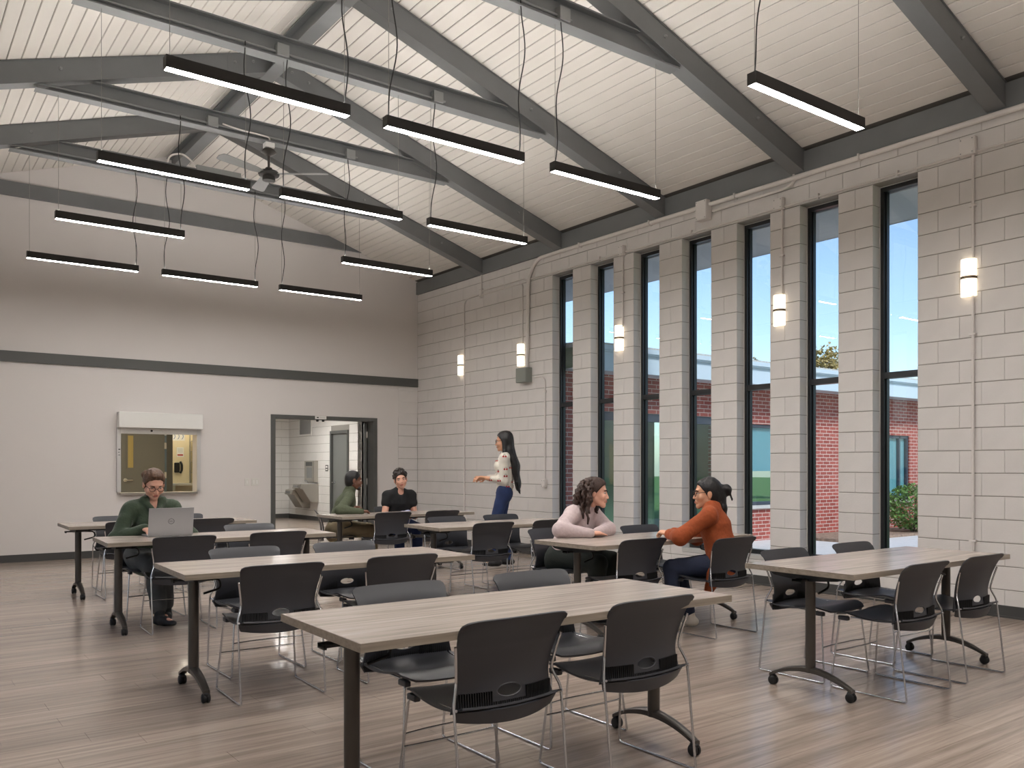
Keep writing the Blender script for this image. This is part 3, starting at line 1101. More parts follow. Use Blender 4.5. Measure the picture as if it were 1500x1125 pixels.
# ------------------------------------------------------------------ service hatch and kitchen behind
hatch = struct('window_8', 'service hatch in the end wall under a white roll shutter box')
o = MB().box(2.777, 3.945, YB - 0.16, YB - 0.001, 1.885, 2.115).build('shutter_box', 'white_plastic', hatch)
bevel(o, 0.006)
m = MB()
for a, b in ((2.772, 2.825), (3.885, 3.942)):
    m.box(a, b, YB - 0.05, YB - 0.001, 0.94, 1.885)
m.build('guide_rail', 'alu', hatch)
m = MB().box(2.826, 3.884, YB - 0.045, YB - 0.012, 1.80, 1.884)
sb = m.build('shutter_bar', 'white_plastic', hatch)
MB().lathe([(0, 0), (0.016, 0), (0.016, -0.008), (0, -0.008)], (3.24, YB - 0.045, 1.848), 12, 'y').build('lock', 'bracket_black', sb)
MB().box(2.815, 3.89, YB - 0.07, YB + 0.24, 0.90, 0.93).build('counter_sill', 'brushed', hatch)
m = MB()
m.box(2.79, 2.805, YB - 0.0525, YB - 0.05, 1.52, 1.53); m.box(2.79, 2.815, YB - 0.0525, YB - 0.05, 1.56, 1.575); m.box(2.79, 2.81, YB - 0.0525, YB - 0.05, 1.48, 1.49)
m.build('printed_mark', 'bracket_black', hatch)
KY = 18.2
kw = MB()
kw.box(2.2, 4.32, KY, KY + 0.15, 0, 2.75)
kw.box(4.32, 4.75, KY + 1.2, KY + 1.35, 0, 2.75)
kw.box(4.75, 5.49, KY + 1.2, KY + 1.35, 0, 2.75)
kw.box(2.2, 2.35, yb1, KY, 0, 2.75)
kw.box(4.70, 4.84, yb1, 17.0, 0, 2.75)
kw.box(5.44, 5.49, 15.46, KY + 1.2, 0, 2.75)
kw.build('wall_kitchen', 'cream')['kind'] = 'structure'
skind(MB().box(2.2, 4.84, yb1, KY + 1.2, -0.1, 0.0).box(4.84, 5.49, 15.46, KY + 1.2, -0.1, 0).build('floor_kitchen', 'floor_wood'), 'kitchen floor')
skind(MB().box(2.2, 4.84, yb1, KY + 1.35, 2.75, 2.85).box(4.84, 5.49, 15.46, KY + 1.35, 2.75, 2.85).build('ceiling_kitchen', 'plank_paint'), 'kitchen ceiling')
d3 = struct('door_3', 'grey kitchen door with a narrow lite seen through the hatch')
dl = MB().box(3.655, 4.42, KY - 0.06, KY - 0.015, 0.01, 2.1).build('door_leaf', 'grey_door', d3)
m = MB()
m.box(3.74, 3.765, KY - 0.075, KY - 0.06, 1.27, 1.93); m.box(3.86, 3.885, KY - 0.075, KY - 0.06, 1.27, 1.93)
m.box(3.765, 3.86, KY - 0.075, KY - 0.06, 1.905, 1.93); m.box(3.765, 3.86, KY - 0.075, KY - 0.06, 1.27, 1.295)
m.build('lite_frame', 'grey_door', dl)
MB().box(3.765, 3.86, KY - 0.066, KY - 0.06, 1.295, 1.905).build('lite', 'door_lite', dl)
m = MB()
m.lathe([(0, 0), (0.036, 0), (0.036, -0.014), (0, -0.014)], (3.72, KY - 0.06, 1.06), 14, 'y')
m.tube(fillet([(3.72, KY - 0.06, 1.06), (3.72, KY - 0.12, 1.06), (3.84, KY - 0.12, 1.06)], 0.02), 0.013, 8)
m.build('lever_handle', 'chrome', dl, True)
m = MB()
for z in (0.3, 1.15, 1.72, 1.98):
    m.box(4.415, 4.45, KY - 0.07, KY - 0.05, z - 0.06, z + 0.06)
m.build('hinge', 'alu', dl)
MB().box(4.45, 4.56, KY - 0.08, KY + 0.2, 0, 2.15).build('door_frame', 'dark_trim', d3)
kl = thing('ceiling_light', 'warm flat ceiling light over the kitchen', 'light', (3.4, 15.9, 2.75))
MB().box(-0.3, 0.3, -0.6, 0.6, -0.03, -0.002).build('frame', 'white_plastic', kl)
MB().box(-0.27, 0.27, -0.57, 0.57, -0.033, -0.0305).build('diffuser', 'kitchen_lens', kl)
kl = thing('ceiling_light', 'warm flat ceiling light over the pantry', 'light', (4.95, 18.5, 2.75))
MB().box(-0.2, 0.2, -0.4, 0.4, -0.03, -0.002).build('frame', 'white_plastic', kl)
MB().box(-0.18, 0.18, -0.38, 0.38, -0.033, -0.0305).build('diffuser', 'kitchen_lens', kl)
KP = KY + 1.2
pa = thing('notice', 'white notice with a red line pinned to the pantry wall', 'notice', (5.03, KP, 1.62))
MB().box(-0.07, 0.07, -0.004, 0, -0.1, 0.1).build('sheet', 'paper', pa)
MB().box(-0.055, 0.055, -0.005, -0.004, -0.075, -0.045).build('printed_line', 'red_print', pa)
for k in range(3):
    MB().box(-0.05, 0.05, -0.005, -0.004, 0.0 + k * 0.03, 0.006 + k * 0.03).build('printed_line', 'steel_grey2', pa)
pa = thing('poster', 'poster with curved blue marks above the pantry notice', 'poster', (4.98, KP, 1.95))
MB().box(-0.14, 0.14, -0.004, 0, -0.09, 0.09).build('sheet', 'paper', pa)
for k in range(3):
    pts = [(-0.08 + k * 0.08 + 0.03 * math.sin(a * math.pi), -0.005, -0.06 + 0.12 * a) for a in [i / 6 for i in range(7)]]
    MB().tube(pts, 0.006, 5).build('curved_mark', 'blue_print', pa)
ph = thing('wall_telephone', 'black handset hanging on the pantry wall', 'telephone', (4.97, KP, 1.3))
o = MB().box(-0.06, 0.04, -0.05, 0, -0.11, 0.1).build('body', 'bracket_black', ph); bevel(o, 0.015)
o = MB().tube(fillet([(0.05, -0.04, 0.12), (0.08, -0.06, 0.06), (0.08, -0.06, -0.06), (0.05, -0.04, -0.12)], 0.05), 0.022, 8).build('handset', 'bracket_black', ph, True)
ca = thing('pantry_rack', 'tall narrow metal rack standing at the right of the pantry', 'rack', (5.31, KP - 0.25, 0))
m = MB()
for x in (-0.11, 0.11):
    for y in (-0.15, 0.15):
        m.box(x - 0.012, x + 0.012, y - 0.012, y + 0.012, 0, 2.0)
m.build('posts', 'brushed', ca)
for k in range(8):
    MB().box(-0.11, 0.11, -0.15, 0.15, 0.3 + 0.22 * k, 0.315 + 0.22 * k).build('shelf', 'brushed', ca)
co = thing('kitchen_counter', 'steel counter edge below the pantry wall', 'counter', (4.99, KP - 0.3, 0))
MB().box(-0.2, 0.2, -0.25, 0.29, 0.93, 0.97).build('worktop', 'alu', co)
MB().box(-0.19, 0.19, -0.23, 0.29, 0.0, 0.93).build('cabinet', 'brushed', co)

sw = thing('light_switch', 'single white light switch left of the double switch', 'switch', (4.66, YB, 1.068))
o = MB().box(-0.036, 0.036, -0.006, 0, -0.06, 0.06).build('plate', 'outlet', sw); bevel(o, 0.002)
MB().box(-0.012, 0.012, -0.011, -0.006, -0.022, 0.022).build('rocker', 'white_plastic', sw)
sw = thing('light_switch', 'double white light switch beside the doorway', 'switch', (4.79, YB, 1.07))
o = MB().box(-0.062, 0.062, -0.006, 0, -0.06, 0.06).build('plate', 'outlet', sw); bevel(o, 0.002)
for dx in (-0.026, 0.026):
    MB().box(dx - 0.013, dx + 0.013, -0.011, -0.006, -0.03, 0.03).build('rocker', 'white_plastic', sw)

# ------------------------------------------------------------------ conduits and boxes on the window wall
def wtube(name, label, pts, r, rad=0.1, mat='conduit_paint', straps=()):
    t = thing(name, label, 'conduit')
    p3 = [(W - (r + 0.004), y, z) for y, z in pts]
    MB().tube(fillet(p3, rad, 6), r, 8).build('pipe', mat, t, True)
    for (y, z, vert) in straps:
        if vert:
            MB().box(W - 2.4 * r - 0.004, W, y - 0.03, y + 0.03, z - 0.008, z + 0.008).build('strap', mat, t)
        else:
            MB().box(W - 2.4 * r - 0.004, W, y - 0.008, y + 0.008, z - 0.03, z + 0.03).build('strap', mat, t)
    return t
zt_ = ZT - 0.03
wtube('conduit', 'thick white conduit along the wall top bending down to the grey box',
      [(YN, zt_), (10.42, zt_), (10.63, 4.15), (10.66, 2.80)], 0.028, 0.3, straps=[(y, zt_, False) for y in (5.0, 6.6, 8.0, 9.4)])
wtube('conduit', 'thin white conduit running level above the windows', [(YN, 4.14), (10.2, 4.125), (10.55, 4.13), (10.70, 4.125), (10.76, 4.16), (11.95, 4.16)], 0.011, 0.05,
      straps=[(y, 4.13, False) for y in (2.6, 4.6, 5.5, 7.3, 9.0)])
wtube('conduit', 'thin white conduit running down to the second sconce from the corner', [(11.93, 4.10), (10.93, 4.10), (10.80, 4.09), (10.80, 3.12)], 0.010, 0.1)
wtube('conduit', 'thin white conduit from the roof corner down the wall by the leftmost sconce', [(11.945, 4.42), (11.945, 4.12), (12.40, 4.10), (12.47, 4.03), (12.47, 0.55)], 0.012, 0.1,
      straps=[(12.47, z, True) for z in (3.6, 2.4, 1.2)])
wtube('conduit', 'thin conduit dropping to the third sconce', [(8.535, 4.10), (8.535, 3.15)], 0.011, straps=[(8.535, 3.6, True)])
wtube('conduit', 'thin conduit dropping to the fourth sconce', [(5.965, 4.12), (5.965, 3.15)], 0.012, straps=[(5.965, 3.6, True)])
wtube('conduit', 'white conduit running down the wall past the rightmost sconce', [(3.865, 4.13), (3.865, 0.42)], 0.013,
      straps=[(3.865, z, True) for z in (3.65, 2.5, 0.65)])
wtube('conduit', 'white conduit curving from under the beam to the large junction box', [(5.80, 4.45), (5.80, 4.36), (5.88, 4.315), (6.95, 4.31)], 0.018, 0.06)
wtube('conduit', 'thin white conduit from the grey box down to the outlet', [(10.50, 2.645), (10.30, 2.645), (10.235, 2.58), (10.235, 1.12)], 0.011, 0.09, straps=[(10.235, 2.42, True)])
def wbox(name, label, y0, y1, z0, z1, d, mat, cat='electrical box'):
    t = thing(name, label, cat, (W, (y0 + y1) / 2, (z0 + z1) / 2))
    o = MB().box(-d, -0.001, (y0 - y1) / 2, (y1 - y0) / 2, (z0 - z1) / 2, (z1 - z0) / 2).build('body', mat, t)
    bevel(o, 0.006)
    o2 = MB().box(-d - 0.004, -d, (y0 - y1) / 2 + 0.006, (y1 - y0) / 2 - 0.006, (z0 - z1) / 2 + 0.006, (z1 - z0) / 2 - 0.006).build('cover', mat, t)
    for sy in (-1, 1):
        for sz in (-1, 1):
            MB().lathe([(0, 0), (0.006, 0), (0.005, -0.003), (0, -0.003)], (-d - 0.004, sy * ((y1 - y0) / 2 - 0.02), sz * ((z1 - z0) / 2 - 0.02)), 6, 'x').build('screw', 'steel_grey2', o2)
    return t
wbox('electrical_box', 'grey electrical box below the second sconce from the corner', 10.57, 10.83, 2.58, 2.80, 0.12, 'grey_box')
wbox('electrical_box', 'large white junction box high on the wall between two windows', 6.99, 7.16, 4.22, 4.45, 0.10, 'conduit_paint')
wbox('electrical_box', 'white junction box above the third sconce', 8.49, 8.58, 4.08, 4.215, 0.06, 'conduit_paint')
wbox('electrical_box', 'white junction box above the fourth sconce', 5.93, 6.055, 4.10, 4.225, 0.06, 'conduit_paint')
wbox('electrical_box', 'white junction box above the rightmost sconce', 3.83, 3.975, 4.105, 4.265, 0.06, 'conduit_paint')
wbox('outlet_box', 'small white outlet box low on the wall left of the first window', 10.19, 10.28, 1.01, 1.13, 0.05, 'conduit_paint', 'outlet')
wbox('outlet_box', 'small white outlet box under the leftmost sconce conduit', 12.42, 12.52, 0.42, 0.55, 0.05, 'conduit_paint', 'outlet')
wbox('electrical_box', 'small white fitting where conduits meet in the far corner', 11.91, 11.98, 4.05, 4.2, 0.04, 'conduit_paint')

# sconces: two half-cylinder glass shades with a bronze band
_SC = ['in the far corner', 'above the grey electrical box', 'between the second and third windows from the corner', 'between the fifth and sixth windows from the corner', 'right of the last window']
for k, y in enumerate((12.56, 10.84, 8.60, 6.00, 3.905)):
    t = thing('wall_sconce', 'glowing glass wall sconce ' + _SC[k], 'wall lamp', (W, y, 3.01), group='sconces on the window wall')
    def half(r, z0, z1, mat, nm, thick=None):
        m = MB()
        n = 14
        pr = [(-r * 0.95 * math.sin(math.pi * i / n) - 0.012, -r * math.cos(math.pi * i / n)) for i in range(n + 1)]
        pr = [(-0.002, -r)] + pr + [(-0.002, r)]
        m.prism(pr, z0, z1, 'z')
        return m.build(nm, mat, t, True)
    half(0.068, 0.012, 0.165, 'sconce_glass', 'glass_shade')
    half(0.068, -0.165, -0.012, 'sconce_glass', 'glass_shade')
    half(0.071, -0.012, 0.012, 'bronze', 'band')
    MB().box(-0.006, -0.0005, -0.045, 0.045, -0.13, 0.13).build('back_plate', 'bronze', t)

# ------------------------------------------------------------------ pendant lights
ROWN = {3.65: 'nearest row', 5.75: 'second row from the viewer', 7.82: 'third row from the viewer', 9.90: 'fourth row, beside the fan', 11.97: 'back row by the end wall', 1.57: 'row overhead', -0.51: 'row behind the viewer'}
COLN = ['left', 'middle', 'right']
def pendant(x0, x1, y, col, cords):
    L = x1 - x0
    t = thing('pendant_light', 'slim black linear pendant light, %s of the %s' % (COLN[col], ROWN[y]), 'light', ((x0 + x1) / 2, y, 3.765), group='linear pendant lights')
    h = L / 2
    hw = 0.036
    m = MB()
    m.box(-h, h, -hw, -hw + 0.004, 0, 0.078)
    m.box(-h, h, hw - 0.004, hw, 0, 0.078)
    m.box(-h, -h + 0.005, -hw + 0.004, hw - 0.004, 0, 0.078)
    m.box(h - 0.005, h, -hw + 0.004, hw - 0.004, 0, 0.078)
    m.box(-h + 0.005, h - 0.005, -hw + 0.004, hw - 0.004, 0.030, 0.036)
    m.build('housing', 'lamp_black', t)
    MB().box(-h + 0.006, h - 0.006, -hw + 0.0045, hw - 0.0045, 0.001, 0.006).build('lens', 'lamp_lens', t)
    MB().box(-h + 0.006, h - 0.006, -hw + 0.0045, hw - 0.0045, 0.0735, 0.0775).build('uplight_lens', 'lamp_uplight', t)
    for s in (-1, 1):
        xw = s * (h - 0.03)
        xa = (x0 + x1) / 2 + xw
        ztop = min(4.995, zc(xa) - RD) - 3.765
        MB().tube([(xw, 0, 0.07), (xw, 0, ztop)], 0.0022, 5).build('hanging_wire', 'wire', t)
        MB().lathe([(0, 0.066), (0.008, 0.066), (0.008, 0.078), (0.004, 0.1), (0, 0.1)], (xw, 0, 0), 8).build('gripper', 'wire', t)
    for s in cords:
        rr = random.Random(int(x0 * 100 + y * 10 + s))
        xw = s * (h - 0.03)
        ztop = 4.995 + 0.06 - 3.765
        pts = []
        ph = rr.uniform(0, 6)
        for k in range(22):
            q = k / 21
            pts.append((xw + 0.035 * math.sin(q * 8 + ph) * math.sin(q * math.pi) - s * 0.02 * q, -0.03 * math.sin(q * 3.14) - 0.05 * q, 0.068 + (ztop - 0.068) * q))
        MB().tube(pts, 0.0048, 6).build('power_cord', 'cord_black', t, True)
XS = [(1.40, 2.605), (2.885, 4.10), (4.405, 5.625)]
for y, cols in ((3.65, ((0, (1,)), (2, (-1,)))), (5.75, ((0, (1,)), (1, (-1, 1)), (2, (-1,)))), (7.82, ((0, (1,)), (1, (-1,)), (2, (-1,)))),
                (9.90, ((0, (1,)), (2, (-1,)))), (11.97, ((0, (1,)), (1, (-1, 1)), (2, (-1,)))), (1.57, ((0, (1,)), (1, (1,)), (2, (-1,)))), (-0.51, ((0, (1,)), (1, (1,)), (2, (-1,))))):
    for c_, cords in cols:
        pendant(XS[c_][0], XS[c_][1], y, c_, cords)

# ceiling fan
fan = thing('ceiling_fan', 'grey three-blade ceiling fan hanging from the second truss', 'fan', (3.52, 9.90, 4.99))
o = MB().box(-0.05, 0.05, -0.05, 0.05, -0.05, 0.004).build('mounting_box', 'white_plastic', fan)
MB().lathe([(0, -0.05), (0.03, -0.05), (0.075, -0.075), (0.085, -0.10), (0.05, -0.125), (0.018, -0.14), (0, -0.14)], (0, 0, 0), 20).build('canopy', 'leg_metal', fan, True)
MB().tube([(0, 0, -0.12), (0, 0, -0.29)], 0.0135, 10).build('downrod', 'leg_metal', fan, True)
MB().lathe([(0, -0.27), (0.035, -0.275), (0.045, -0.30), (0.10, -0.315), (0.118, -0.34), (0.11, -0.365), (0.07, -0.375), (0.07, -0.42), (0, -0.425)], (0, 0, 0), 24).build('motor', 'lamp_black', fan, True)
for k, ang in enumerate((-0.663, 1.431, 3.526)):
    m = MB()
    R = Matrix.Rotation(ang, 4, 'Z') @ Matrix.Rotation(0.2, 4, 'X')
    prof = [(0.10, -0.035), (0.2, -0.06), (0.62, -0.075), (0.66, -0.06), (0.68, 0.0), (0.66, 0.06), (0.62, 0.07), (0.2, 0.055), (0.10, 0.035)]
    vs = [R @ Vector((a, b, 0)) for a, b in prof] + [R @ Vector((a, b, 0.006)) for a, b in prof]
    n = len(prof)
    m.add([(v.x, v.y, v.z - 0.345) for v in vs], [tuple(range(n))[::-1], tuple(range(n, 2 * n))] + [(i, (i + 1) % n, (i + 1) % n + n, i + n) for i in range(n)])
    m.build('blade', 'steel_grey2', fan)
pts = fillet([(3.0, 0, 0), (3.3, 0, 0), (3.45, 0, 0.0), (3.52, 0, -0.0)], 0.1)
t = thing('flexible_conduit', 'pale flexible conduit looping from the tie beam box to the fan', 'conduit', (2.99, 9.84, 5.07))
MB().tube(fillet([(0, 0, 0), (0.2, -0.02, -0.03), (0.4, -0.02, -0.03), (0.53, 0.02, -0.02), (0.53, 0.06, -0.10)], 0.12), 0.009, 8).build('pipe', 'conduit_paint', t, True)

# ------------------------------------------------------------------ tables
TH, TL, TD = 0.731, 1.80, 0.746
def make_table(label):
    t = thing('folding_table', label, 'table', group='wood-top folding tables on casters')
    o = MB().box(-TL / 2 + 0.001, TL / 2 - 0.001, -TD / 2 + 0.001, TD / 2 - 0.001, TH - 0.031, TH).build('table_top', 'table_wood', t)
    m = MB()
    e = 0.003
    m.box(-TL / 2 - 0.001, TL / 2 + 0.001, -TD / 2 - 0.001, -TD / 2 + 0.001, TH - 0.031, TH - 0.0008)
    m.box(-TL / 2 - 0.001, TL / 2 + 0.001, TD / 2 - 0.001, TD / 2 + 0.001, TH - 0.031, TH - 0.0008)
    m.box(-TL / 2 - 0.001, -TL / 2 + 0.001, -TD / 2, TD / 2, TH - 0.031, TH - 0.0008)
    m.box(TL / 2 - 0.001, TL / 2 + 0.001, -TD / 2, TD / 2, TH - 0.031, TH - 0.0008)
    m.build('edge_band', 'table_edge', o)
    for s in (-1, 1):
        x = s * 0.767
        m = MB()
        prof = [(0.029, 0.135), (0.029, 0.655)]
        m.tube([(x, 0, 0.12), (x, 0, 0.665)], 0.0295, 16)
        post = m.build('post', 'leg_metal', t, True)
        # arched foot
        m = MB()
        n = 18
        vs, fs = [], []
        for i in range(n + 1):
            q = -1 + 2 * i / n
            yy = q * 0.285
            zz = 0.062 + 0.075 * (1 - abs(q) ** 1.9)
            hw = 0.026 - 0.008 * abs(q)
            th_ = 0.017 - 0.007 * abs(q)
            for (dx, dz) in ((-hw, -th_), (hw, -th_), (hw, th_ * 0.5), (hw * 0.5, th_), (-hw * 0.5, th_), (-hw, th_ * 0.5)):
                vs.append((x + dx, yy, zz + dz))
        for i in range(n):
            for k in range(6):
                k2 = (k + 1) % 6
                fs.append((i * 6 + k, i * 6 + k2, (i + 1) * 6 + k2, (i + 1) * 6 + k))
        fs.append(tuple(range(5, -1, -1)))
        fs.append(tuple(n * 6 + k for k in range(6)))
        m.add(vs, fs)
        foot = m.build('foot', 'leg_metal', t, True)
        for sy in (-1, 1):
            m = MB()
            yy = sy * 0.268
            m.lathe([(0, -0.021), (0.022, -0.021), (0.027, -0.016), (0.027, -0.004), (0.02, -0.003), (0.02, 0.003), (0.027, 0.004), (0.027, 0.016), (0.022, 0.021), (0, 0.021)], (x, yy, 0.027), 18, 'x')
            ca_ = m.build('caster', 'rubber', foot, True)
            MB().box(x - 0.017, x + 0.017, yy - 0.02 , yy + 0.02, 0.034, 0.064).build('caster_hood', 'bracket_black', foot) if False else None
            m = MB()
            m.ball((x, yy, 0.048), (0.019, 0.026, 0.016), 10, 6)
            m.build('caster_hood', 'bracket_black', foot, True)
        # tilt bracket under the top
        m = MB()
        m.prism([(-0.26, 0.699), (-0.22, 0.672), (-0.05, 0.655), (0.05, 0.655), (0.22, 0.672), (0.26, 0.699)], x - 0.055, x + 0.055, 'x')
        m.build('tilt_bracket', 'bracket_black', t)
        m = MB()
        m.box(min(x, x + s * 0.115), max(x, x + s * 0.115), -0.02, 0.045, 0.655, 0.667)
        m.box(min(x + s * 0.105, x + s * 0.115), max(x + s * 0.105, x + s * 0.115), -0.02, 0.045, 0.648, 0.667)
        m.build('release_lever', 'bracket_black', t)
        m = MB()
        xi = x - s * 0.03
        m.tube(fillet([(xi, -0.02, 0.66), (xi - s * 0.11, -0.02, 0.655), (xi - s * 0.12, -0.02, 0.60), (xi - s * 0.02, -0.02, 0.575)], 0.03), 0.007, 8)
        m.build('latch_loop', 'bracket_black', t, True)
    m = MB().box(-0.7, 0.7, -0.02, 0.02, 0.664, 0.694)
    m.build('stretcher_rail', 'bracket_black', t)
    return t
TABLES = [(2.159, 3.031, -0.015), (5.028, 3.096, 0.001), (2.22, 5.30, -0.03), (2.304, 7.707, -0.04),
          (5.028, 5.256, 0.018), (5.107, 7.579, -0.025), (5.146, 9.912, 0.002), (2.383, 9.977, -0.016)]
TNAME = ['the empty table in front of the viewer', 'the table nearest the rightmost window', 'the empty second table in the left column', 'the table with the laptop',
         'the table where two women talk', 'the empty table in front of the standing woman', 'the table of the two people by the doorway', 'the far left table by the end wall']
TLAB = ['pale wood-top table on casters, largest and closest to the viewer', 'pale wood-top table on casters nearest the rightmost window', 'empty pale wood-top table, second in the left column',
        'pale wood-top table carrying the laptop', 'pale wood-top table where two women sit talking', 'empty pale wood-top table in front of the standing woman',
        'pale wood-top table where two people sit by the doorway', 'pale wood-top table farthest left by the end wall']
proto_t = make_table(TLAB[0])
for i, (x, y, a) in enumerate(TABLES):
    t = proto_t if i == 0 else copy_tree(proto_t)
    t['label'] = TLAB[i]
    t.location = (x, y, 0)
    t.rotation_euler = (0, 0, a)

# ------------------------------------------------------------------ stacking chairs (face +y, origin on the floor)
def grid_mesh(fn, nu, nv, thick, hole=None):
    """surface fn(u,v)->Vector, u,v in 0..1, thickened along its normal; hole(u,v)->bool"""
    P = [[Vector(fn(i / nu, j / nv)) for i in range(nu + 1)] for j in range(nv + 1)]
    N = [[None] * (nu + 1) for _ in range(nv + 1)]
    for j in range(nv + 1):
        for i in range(nu + 1):
            du = P[j][min(i + 1, nu)] - P[j][max(i - 1, 0)]
            dv = P[min(j + 1, nv)][i] - P[max(j - 1, 0)][i]
            N[j][i] = du.cross(dv).normalized()
    m = MB()
    W1 = nu + 1
    vs = [P[j][i] + N[j][i] * thick / 2 for j in range(nv + 1) for i in range(nu + 1)]
    vs += [P[j][i] - N[j][i] * thick / 2 for j in range(nv + 1) for i in range(nu + 1)]
    off = W1 * (nv + 1)
    keep = [[not (hole and hole((i + 0.5) / nu, (j + 0.5) / nv)) for i in range(nu)] for j in range(nv)]
    fs = []
    def k(i, j):
        return 0 <= i < nu and 0 <= j < nv and keep[j][i]
    for j in range(nv):
        for i in range(nu):
            if not keep[j][i]:
                continue
            a, b, c_, d = j * W1 + i, j * W1 + i + 1, (j + 1) * W1 + i + 1, (j + 1) * W1 + i
            fs.append((a, b, c_, d))
            fs.append((d + off, c_ + off, b + off, a + off))
            if not k(i, j - 1): fs.append((a, a + off, b + off, b))
            if not k(i, j + 1): fs.append((c_, c_ + off, d + off, d))
            if not k(i - 1, j): fs.append((d, d + off, a + off, a))
            if not k(i + 1, j): fs.append((b, b + off, c_ + off, c_))
    m.add(vs, fs)
    return m
BZ0, BZ1 = 0.426, 0.768
def back_fn(u, v):
    s = 2 * u - 1
    # wide flared top, narrow waist, wider again at the bottom
    if v > 0.32:
        hw = 0.208 + 0.034 * ((v - 0.32) / 0.68) ** 1.3
    else:
        hw = 0.208 + 0.024 * ((0.32 - v) / 0.32) ** 1.6
    if v > 0.9:
        q = (v - 0.9) / 0.1
        hw -= 0.024 * (1 - math.sqrt(max(0, 1 - q ** 2.5)))
    x = s * hw
    z = BZ0 + (BZ1 - BZ0) * v
    y = -0.196 - 0.010 * v + 0.016 * math.sin(min(1, v / 0.7) * math.pi)
    y -= 0.052 * max(0, (v - 0.62) / 0.38) ** 2              # lip rolls back at the top
    y += 0.046 * s * s * (1 - 0.75 * v)                      # wraps around the sitter
    if v > 0.9:
        z -= 0.006 * abs(s) ** 8
    return (x, y, z)
HC, HV, HRU, HRV = 0.5, 0.185, 0.125, 0.070
def seat_fn(u, v):
    s = 2 * u - 1
    y = -0.205 + 0.455 * v
    hw = 0.226 - 0.014 * abs(2 * v - 1.0) ** 3
    if v > 0.85:
        hw -= 0.035 * ((v - 0.85) / 0.15) ** 2
    x = s * hw
    z = 0.446 - 0.018 * math.sin(min(v * 1.25, 1) * math.pi) + 0.012 * s * s
    z -= 0.028 * max(0, (v - 0.75) / 0.25) ** 2
    z += 0.010 * max(0, (0.12 - v) / 0.12) ** 2 - 0.014 * (1 - v)
    return (x, y, z)
def make_chair():
    t = thing('stacking_chair', 'x', 'chair', group='black stacking chairs around the tables')
    def hole(u, v):
        return ((u - HC) / HRU) ** 2 + ((v - HV) / HRV) ** 2 < 1
    # snap grid rows onto the oval rim by warping parameters
    def bf(u, v):
        du, dv = (u - HC) / HRU, (v - HV) / HRV
        r = math.hypot(du, dv)
        if 0.72 < r < 1.28:
            k = 1.0 / r
            w = 1 - min(1, abs(r - 1) / 0.28) ** 2
            k = 1 + (k - 1) * w
            u, v = HC + du * k * HRU, HV + dv * k * HRV
        return back_fn(u, v)
    gm = grid_mesh(bf, 44, 40, 0.006, hole)
    o = gm.build('backrest', 'plastic_black', t, True)
    # rim of the hand hole
    m = MB()
    ring = [Vector(back_fn(HC + HRU * math.cos(a), HV + HRV * math.sin(a))) for a in [2 * math.pi * k / 24 for k in range(25)]]
    m.tube(ring, 0.0042, 6, cap=False)
    m.build('hand_hole_rim', 'plastic_black', o, True)
    # dark bars painting the shade in vent slits each side of the hand hole
    m = MB()
    for k in range(46):
        u = 0.05 + 0.9 * k / 45
        v1 = 0.20 if abs(u - HC) > 0.16 else 0.085
        a, b = Vector(back_fn(u, 0.015)), Vector(back_fn(u, v1))
        for dy in (-0.0034, 0.0034):
            aa, bb_ = a + Vector((0, dy, 0)), b + Vector((0, dy, 0))
            m.box(aa.x - 0.0016, aa.x + 0.0016, min(aa.y, bb_.y) - 0.0005, max(aa.y, bb_.y) + 0.0005, aa.z, bb_.z)
    m.build('painted_slits', 'slit_shade', o)
    s_ = grid_mesh(seat_fn, 22, 22, 0.009).build('seat', 'plastic_black', t, True)
    # rear apron lip
    def apron(u, v):
        s = 2 * u - 1
        x = s * (0.232 - 0.018 * v)
        return (x, -0.216 + 0.050 * s * s + 0.014 * v, 0.438 - 0.040 * v - 0.014 * (1 - s * s) * (0.4 + v))
    grid_mesh(apron, 20, 3, 0.009).build('rear_lip', 'plastic_black', t, True)
    r = 0.0056
    for s in (-1, 1):
        pts = [(s * 0.236, -0.196, 0.675), (s * 0.222, -0.176, 0.60), (s * 0.213, -0.162, 0.535), (s * 0.240, -0.190, 0.465),
               (s * 0.238, -0.245, 0.012), (s * 0.238, -0.232, r), (s * 0.238, 0.235, r), (s * 0.236, 0.247, 0.014), (s * 0.205, 0.205, 0.41), (s * 0.18, 0.16, 0.424)]
        MB().tube(fillet(pts, 0.022, 4), r, 8).build('sled_frame', 'chrome', t, True)
        o = MB().box(s * 0.196 - 0.014, s * 0.196 + 0.014, 0.15, 0.218, 0.402, 0.428).build('leg_socket', 'plastic_black', t)
        bevel(o, 0.006)
        MB().tube(fillet([(s * 0.238, -0.203, 0.452), (s * 0.2, -0.13, 0.432), (s * 0.19, 0.14, 0.424)], 0.03), r, 8).build('seat_rail', 'chrome', t, True)
    MB().tube(fillet([(-0.219, 0.226, 0.215), (-0.12, 0.214, 0.217), (0.12, 0.214, 0.217), (0.219, 0.226, 0.215)], 0.06), 0.0046, 8).build('stretcher', 'chrome', t, True)
    return t
proto_c = make_chair()
CH = []   # (x, y_of_rear_feet, facing angle, label)
def near(ti, dx, dy=-0.45, rot=0.0, lab=''):
    x, y, a = TABLES[ti]
    CH.append((x + dx, y + dy + 0.245, rot, lab))
def far(ti, dx, dy=0.66, rot=math.pi, lab=''):
    x, y, a = TABLES[ti]
    CH.append((x + dx, y + dy - 0.245, rot, lab))
B_ = 'black stacking chair '
near(0, -0.315, -0.42, 0.0, B_ + 'with its back to the viewer, left one at the closest table')
near(0, 0.385, -0.42, 0.0, B_ + 'with its back to the viewer, right one at the closest table')
far(0, -0.235, 0.665, math.pi, B_ + 'facing the viewer, left one behind the closest table')
